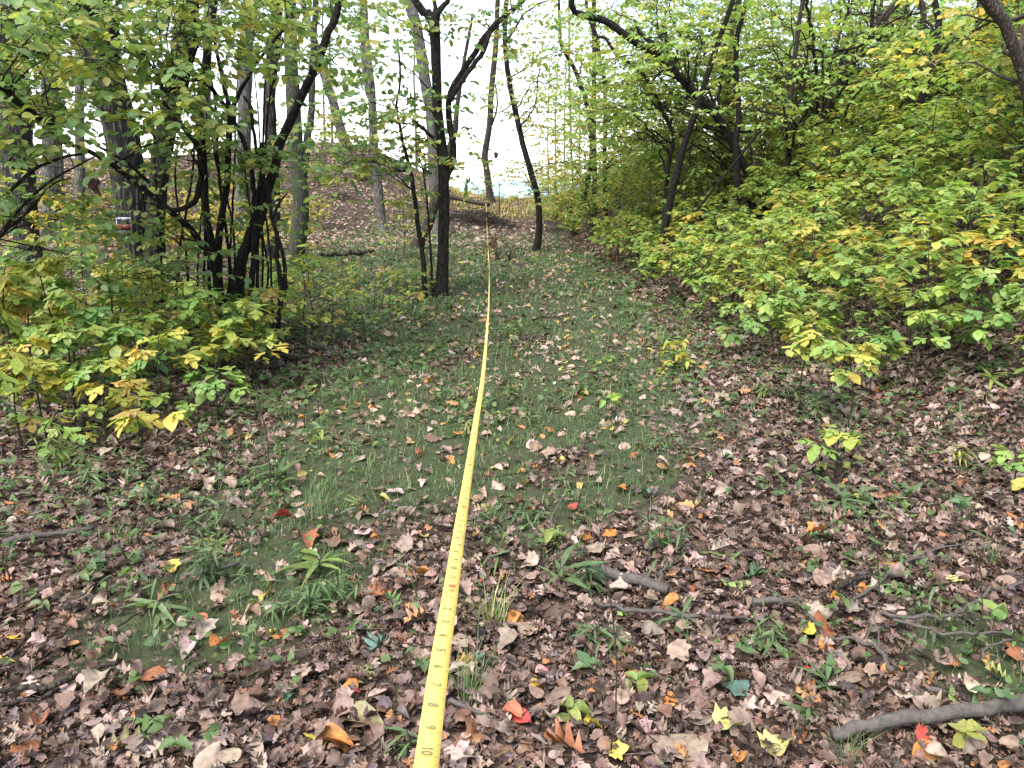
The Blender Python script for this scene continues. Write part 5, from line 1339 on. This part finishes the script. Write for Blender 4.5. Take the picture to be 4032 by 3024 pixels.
stick('dark broken branch behind the fallen twigs', [z6(1010, 690), z6(1100, 655), z6(1180, 625), z6(1260, 600)], 26, bark=B_BROWN, cat='branch', name='fallen_branch')
stick('pale bent twig at the right edge litter', [z6(1860, 1120), z6(1890, 1050), z6(1960, 1005), z6(2040, 990)], 12)
stick('bent grey stick lying on the turf right of the tape', [z5(1290, 325), z5(1288, 250), z5(1320, 190), z5(1362, 140)], 12)
stick('small dark twig at the bottom right before the thick branch', [z6(780, 1640), z6(800, 1560), z6(860, 1460)], 14, bark=B_BROWN)
stick('dark brown stick running left at the lower left', [z4(640, 1185), z4(560, 1190), z4(430, 1240), z4(300, 1300), z4(150, 1335), z4(-20, 1352)], 22, bark=B_BROWN, taper=1)
stick('second dark stick below the first at the lower left', [z4(330, 1310), z4(230, 1345), z4(120, 1380), z4(-20, 1420)], 16, bark=B_BROWN, taper=1)
stick('knobby grey stick at the left below the green leaves', [z4(30, 525), z4(200, 490), z4(330, 470), z4(510, 435)], 28, cat='branch', name='fallen_branch')
stick('grey stick with a split end left of the tape', [z4(990, 700), z4(1150, 672), z4(1295, 638)], 16, forks=[[z4(1130, 675), z4(1200, 650), z4(1270, 625)]], taper=1)
stick('thin dark twig slanting through the left weeds', [z4(640, 980), z4(760, 895), z4(880, 820), z4(1000, 760)], 9, bark=B_BROWN)
stick('thin dark twig at the left edge litter', [z4(80, 1150), z4(160, 1025), z4(225, 890)], 12, bark=B_BROWN)
stick('twig lying at the bottom between the tape and the red leaf', [z5(700, 1360), z5(800, 1400), z5(950, 1480)], 20)
stick('fine twig below the golden oak leaf', [z5(920, 1090), z5(1020, 1110), z5(1110, 1165)], 11)
stick('thin grey twig on the turf at the right', [(2520, 1663), (2580, 1672), (2640, 1695), (2700, 1720)], 8)
stick('dark curved stick on the leaf drift in the turf', [(2100, 1278), (2130, 1266), (2170, 1268), (2215, 1274)], 10, bark=B_BROWN)
stick('dark twig between tape and turf leaf drift', [(1985, 1262), (2010, 1275), (2045, 1268)], 8, bark=B_BROWN)
stick('dark log lying on the far turf left of the middle tree', [(1240, 1020), (1330, 1018), (1400, 1012), (1468, 1006)], 14, bark=B_BROWN, cat='log', name='fallen_log', taper=.9)
stick('stick lying right of the curved shrub stem', [(1090, 1405), (1160, 1440), (1240, 1380), (1330, 1410)][0:2], 16, bark=B_BROWN)
stick('pale stick in the litter left of the turf', [(1170, 1392), (1260, 1395), (1340, 1412)], 10)
stick('dead curved stick left of the turf near the shrub', [(1235, 1200), (1262, 1190), (1285, 1196)], 12, bark=B_BROWN)

# dead bark strip
p = ground_px(1888, 2535); b = MB(); V, T, _, _ = tube([(0, .07, .03), (0.004, 0, .042), (0, -.07, .035)], [.018, .02, .018], 6, .03, rough=.1)
V[:, 2] = V[:, 2] * .5 + .01; b.add(V, T)
tag(b.build('bark_strip', B_DARK, None, (0, 0, 0), p), 'flat dark brown strip of bark in the litter right of the tape', 'bark')

# fallen log, brush pile and dead branch near the saddle
PP_ = np.array([at(1745, 770, 31.5), at(1790, 778, 31.3), at(1860, 795, 31), at(1925, 806, 30.6)]); o0 = PP_[0]
b = MB(); V, T, _, _ = tube(PP_ - o0, [.09, .09, .085, .08], 9, .3, rough=.06); b.add(V, T)
tag(b.build('fallen_log', B_BROWN, None, (0, 0, 0), o0), 'long brown log lying below the skyline left of the tape end', 'log')
PP_ = np.array([at(1548, 655, 33), at(1575, 664, 32.8), at(1605, 668, 32.5)]); o0 = PP_[0]
b = MB(); V, T, _, _ = tube(PP_ - o0, [.13, .14, .11], 9, .3, rough=.06); b.add(V, T)
tag(b.build('fallen_log', B_DARK, None, (0, 0, 0), o0), 'dark log end sticking out of the ridge right of the pale straight trunk', 'log')
c = ground_px(1890, 895); b = MB()
nb_ = 420
A_ = c + rng.normal(0, 1, (nb_, 3)) * np.array([.75, .5, .0]) + np.array([0, .6, 0]); A_[:, 2] = G(A_[:, 0], A_[:, 1]) + rng.uniform(0, .45, nb_) * np.exp(-((A_[:, 0] - c[0]) / .9) ** 2)
d_ = norm(rng.normal(0, 1, (nb_, 3)) * np.array([1, .6, .3])); thin_sticks(b, A_ - d_ * .3 - c, A_ + d_ * rng.uniform(.2, .5, (nb_, 1)) - c, rng.uniform(.006, .014, nb_))
o = b.build('brush_pile', B_BROWN, None, (0, 0, 0), c); tag(o, 'heap of dead brown brushwood at the end of the path behind the tape', 'brush pile', kind='stuff')
c = ground_px(1925, 985); root = empty('dead_branch', c); tag(root, 'dead branch with brown leaves lying on the far turf by the tape', 'branch')
b = MB(); tip = at(1950, 935, c[1] + .3) - c
V, T, Q, _ = tube([(0, 0, .01), tip * .5 + np.array([0, 0, .05]), tip], [.012, .009, .004], 5, .08); b.add(V, T); b.build('stem', B_BROWN, root)
b = MB(); m = 60; i_ = rng.integers(1, len(Q), m); put_leaves(b, 'dry_lo', Q[i_] + rng.normal(0, .05, (m, 3)), rng.normal(0, 1, (m, 3)) - np.array([0, 0, .6]), rng.normal(0, 1, (m, 3)), .11, np.repeat([[.10, .045, .03]], m, 0)); tag(b.build('foliage', M_DRY, root), kind='stuff')
for k, (u, v) in enumerate([(1962, 1030), (2008, 1028)]):
    c = ground_px(u, v); root = empty('dry_weed', c); tag(root, ['dry brown weed on the far turf right of the dead branch', 'second dry brown weed on the far turf beside the first'][k], 'weed')
    b = MB(); m = 40; e = rng.normal(0, 1, (m, 3)) * np.array([.11, .08, .09]) + np.array([0, 0, .22]); thin_sticks(b, np.zeros((m, 3)), e, .004); b.build('stem', B_BROWN, root)
    b = MB(); put_leaves(b, 'dry_lo', e, rng.normal(0, 1, (m, 3)), rng.normal(0, 1, (m, 3)), .035, np.repeat([[.14, .075, .05]], m, 0)); tag(b.build('foliage', M_DRY, root), kind='stuff')
# withered leaf clusters hanging from twigs
for u, v, Y, s, lab in [(1952, 598, 11.2, .10, 'single withered brown leaf hanging in the gap right of the middle tree'), (1848, 700, 10.9, .07, 'dark withered leaf cluster hanging beside the middle tree trunk'), (1297, 270, 10.2, .15, 'long withered brown leaf hanging left of the middle tree crown'), (1283, 340, 10.2, .13, 'lower withered brown leaf hanging left of the middle tree crown'), (372, 700, 6.3, .15, 'folded brown dead leaf hanging under the shrub branch'), (285, 110, 6.2, .11, 'withered dark leaf hanging among the upper left leaves'), (45, 620, 5.8, .09, 'withered brown leaf hanging near the left edge')]:
    c = at(u, v, Y); b = MB(); m = 3; put_leaves(b, 'ovate', np.repeat([[0., 0, 0]], m, 0), np.array([(.1, .05, -1), (-.25, .1, -1), (.2, -.2, -.9)]), rng.normal(0, 1, (m, 3)), s * np.array([1, .75, .6]), np.repeat([[.075, .032, .022]], m, 0))
    thin_sticks(b, np.array([[0., 0, 0]]), np.array([[.02, 0, .18]]), .0022)
    tag(b.build('withered_leaf', M_DRY, None, (0, 0, 0), c), lab, 'dead leaf', 'withered hanging leaves')

# ------------------------------------------------------------------ the small sign on the oak
def sign():
    q = at(488, 886, 9.93); W, Hh, t = .19, .19, .004
    root = empty('sign', q); tag(root, 'small white edged black and red sign on the thick oak', 'sign')
    def plate(name, x0, x1, z0, z1, y, th, col):
        V = [(x, yy, z) for yy in (y, y + th) for x, z in ((x0, z0), (x1, z0), (x1, z1), (x0, z1))]
        Fq = [(0, 1, 2, 3), (5, 4, 7, 6), (4, 0, 3, 7), (1, 5, 6, 2), (3, 2, 6, 7), (4, 5, 1, 0)]
        return link(name, make_mesh(name, V, Fq, plain(name + '_paint', col, .45)[0], smooth=False), root)
    plate('plate', -W / 2, W / 2, -Hh / 2, Hh / 2, 0, t, (.22, .24, .26))
    plate('panel', -W / 2 + .014, W / 2 - .014, .012, Hh / 2 - .014, -.003, .0025, (.02, .025, .04))
    plate('panel', -W / 2 + .014, W / 2 - .014, -.06, .009, -.003, .0025, (.10, .01, .009))
sign()

# ------------------------------------------------------------------ the measuring tape
tp = [(1640, 3250, .272), (1677, 3024, .327), (1727, 2640, .433), (1778, 2306, .585), (1812, 2075, .77), (1846, 1850, 1.117), (1876, 1650, 1.62), (1903, 1470, 2.45), (1917, 1310, 4.3), (1924, 1203, 7.3), (1926, 1110, 10), (1925, 1040, 12.5), (1921, 965, 18.5), (1918, 905, 26), (1916, 850, 28.6), (1913, 802, 30.5)]
TP = np.array([at(*p) for p in tp]); TW = np.full(len(TP), .0129); TW[-3:] = [.014, .018, .018]
tpts, tw_ = smooth_path(TP, TW, .03)
end = np.array([at(1930, 798, 30.55), at(1948, 792, 30.7), at(1966, 783, 30.8)])
tpts = np.vstack([tpts, end]); tw_ = np.append(tw_, [.018, .018, .015])
tt = norm(np.gradient(tpts, axis=0))
side = norm(np.cross(tt, np.array([0, 0, 1.])))
arc = np.concatenate([[0], np.cumsum(np.linalg.norm(np.diff(tpts, axis=0), axis=1))])
twist = np.interp(arc, [0, .6, 1.3, 2.2, 4, 6, 8, 11, 14, 18, 24, 30, 33], [-.10, -.16, -.05, -.15, .1, .35, .15, 1.1, .4, 1.2, .5, .3, .2])
nn = np.cross(side, tt)
sd = side * np.cos(twist)[:, None] + nn * np.sin(twist)[:, None]
up_ = np.cross(sd, tt)
L_, R_ = tpts - sd * tw_[:, None] / 2, tpts + sd * tw_[:, None] / 2
th = .0006
n = len(tpts)
V = np.stack([L_, tpts + up_ * .0003, R_, R_ - up_ * th, L_ - up_ * th], 1).reshape(-1, 3)
i0 = np.arange(n - 1) * 5
Q = np.concatenate([np.stack([i0 + a, i0 + (a + 1) % 5, i0 + 5 + (a + 1) % 5, i0 + 5 + a], 1) for a in range(5)])
mt, nmt, lmt, pt = plain('yellow_tape_ribbon', (.62, .44, .095), .45, .3)
no_ = nmt.new('ShaderNodeTexNoise'); no_.inputs['Scale'].default_value = 38; no_.inputs['Detail'].default_value = 6
tc_ = nmt.new('ShaderNodeTexCoord'); lmt.new(tc_.outputs['Object'], no_.inputs['Vector'])
rm_ = nmt.new('ShaderNodeValToRGB'); rm_.color_ramp.elements[0].position = .3; rm_.color_ramp.elements[0].color = (.46, .335, .10, 1); rm_.color_ramp.elements[1].position = .62; rm_.color_ramp.elements[1].color = (.64, .455, .095, 1)
lmt.new(no_.outputs['Fac'], rm_.inputs[0]); lmt.new(rm_.outputs[0], pt.inputs['Base Color'])
tape_o = TP[1].copy()
tape = empty('measuring_tape', tape_o); tag(tape, 'long yellow measuring tape stretched down the middle of the path', 'measuring tape')
link('ribbon', make_mesh('ribbon', V - tape_o, Q, mt), tape)
INK = plain('black_ink', (.16, .14, .06), .6)[0]; RED = plain('red_ink', (.62, .08, .03), .6)[0]
def tape_at(s):
    f = lambda A: np.array([np.interp(s, arc, A[:, k]) for k in range(3)])
    return f(tpts), norm(f(tt)), norm(f(sd)), norm(f(up_))
def s_of_v(v):
    d = tpts - np.array([0, 0, CAM_Z]); cf = d[:, 1] * CP - d[:, 2] * SP; cu = d[:, 1] * SP + d[:, 2] * CP
    vv = 1512 - F * cu / cf
    return float(np.interp(-v, -vv[:400], arc[:400]))
GLYPH = {}
def glyph(txt, mat):
    key = (txt, mat.name)
    if key not in GLYPH:
        cu = bpy.data.curves.new('numeral', 'FONT'); cu.offset = .018; cu.body = txt; cu.size = 1; cu.align_x = 'CENTER'; cu.resolution_u = 2
        o = bpy.data.objects.new('numeral', cu)
        me = bpy.data.meshes.new_from_object(o); me.materials.clear(); me.materials.append(mat)
        v = np.empty(len(me.vertices) * 3, np.float32); me.vertices.foreach_get('co', v); v = v.reshape(-1, 3)
        v[:, 1] -= (v[:, 1].max() + v[:, 1].min()) / 2; v[:, 0] -= (v[:, 0].max() + v[:, 0].min()) / 2
        me.vertices.foreach_set('co', v.ravel()); me.update()
        bpy.data.objects.remove(o); GLYPH[key] = me
    return GLYPH[key]
def mark(me, s, off, size, name):
    p, t, x, u = tape_at(s)
    o = bpy.data.objects.new(name, me); M = np.eye(4)
    M[:3, 0] = -t * size; M[:3, 1] = x * size; M[:3, 2] = u * size
    M[:3, 3] = p + x * off + u * .0008 - tape_o
    o.matrix_basis = Matrix(M.tolist()); o.parent = tape; C.objects.link(o); return o
s8 = s_of_v(2797); s1 = s_of_v(2362)
INCH = (s1 - s8) / 7
print('inch on the tape', INCH)
lineV = lambda a, b, c, d: make_mesh('tick', [(-a, c, 0), (a, c, 0), (a, d, 0), (-a, d, 0)], [[0, 1, 2, 3]], INK, smooth=False)
inch_tick = lineV(.00014, 0, -.0062, .0062); half_tick = lineV(.00014, 0, .0040, .0062); half_tick2 = lineV(.00014, 0, -.0062, -.0046)
box = make_mesh('foot_mark', [(-.0075, -.0035, 0), (.0075, -.0035, 0), (.0075, .0035, 0), (-.0075, .0035, 0)], [[0, 1, 2, 3]], RED, smooth=False)
for k in range(-3, 92):
    s = s8 + k * INCH
    num = 8 - k
    inch = num % 12
    if s < .02 or s > arc[-1] - 1: continue
    if inch == 0:
        mark(box, s + .006, .0005, .8, 'foot_mark').scale[0] *= .5
        mark(glyph('1F', RED), s - .005, .0003, .0068, 'numeral')
    else:
        mark(glyph(str(inch), INK), s + .0046, -.0006, .0090, 'numeral')
    if k < 44:
        mark(inch_tick, s, 0, 1, 'tick')
    if k < 14:
        mark(half_tick, s + INCH / 2, 0, 1, 'tick'); mark(half_tick2, s + INCH / 2, 0, 1, 'tick')
# the thin stem the far end of the tape is tied to
c = at(1966, 783, 30.8); g = float(G(c[0], c[1])); b = MB()
V, T, _, _ = tube([(0, 0, g - c[2] - .05), (.0, 0, 0), (-.01, 0, .7), (.01, 0, 1.6)], [.022, .02, .017, .01], 6, .2); b.add(V, T)
tag(b.build('thin_stem', B_BROWN, None, (0, 0, 0), c), 'thin bare stem that the far end of the tape is tied to', 'sapling')
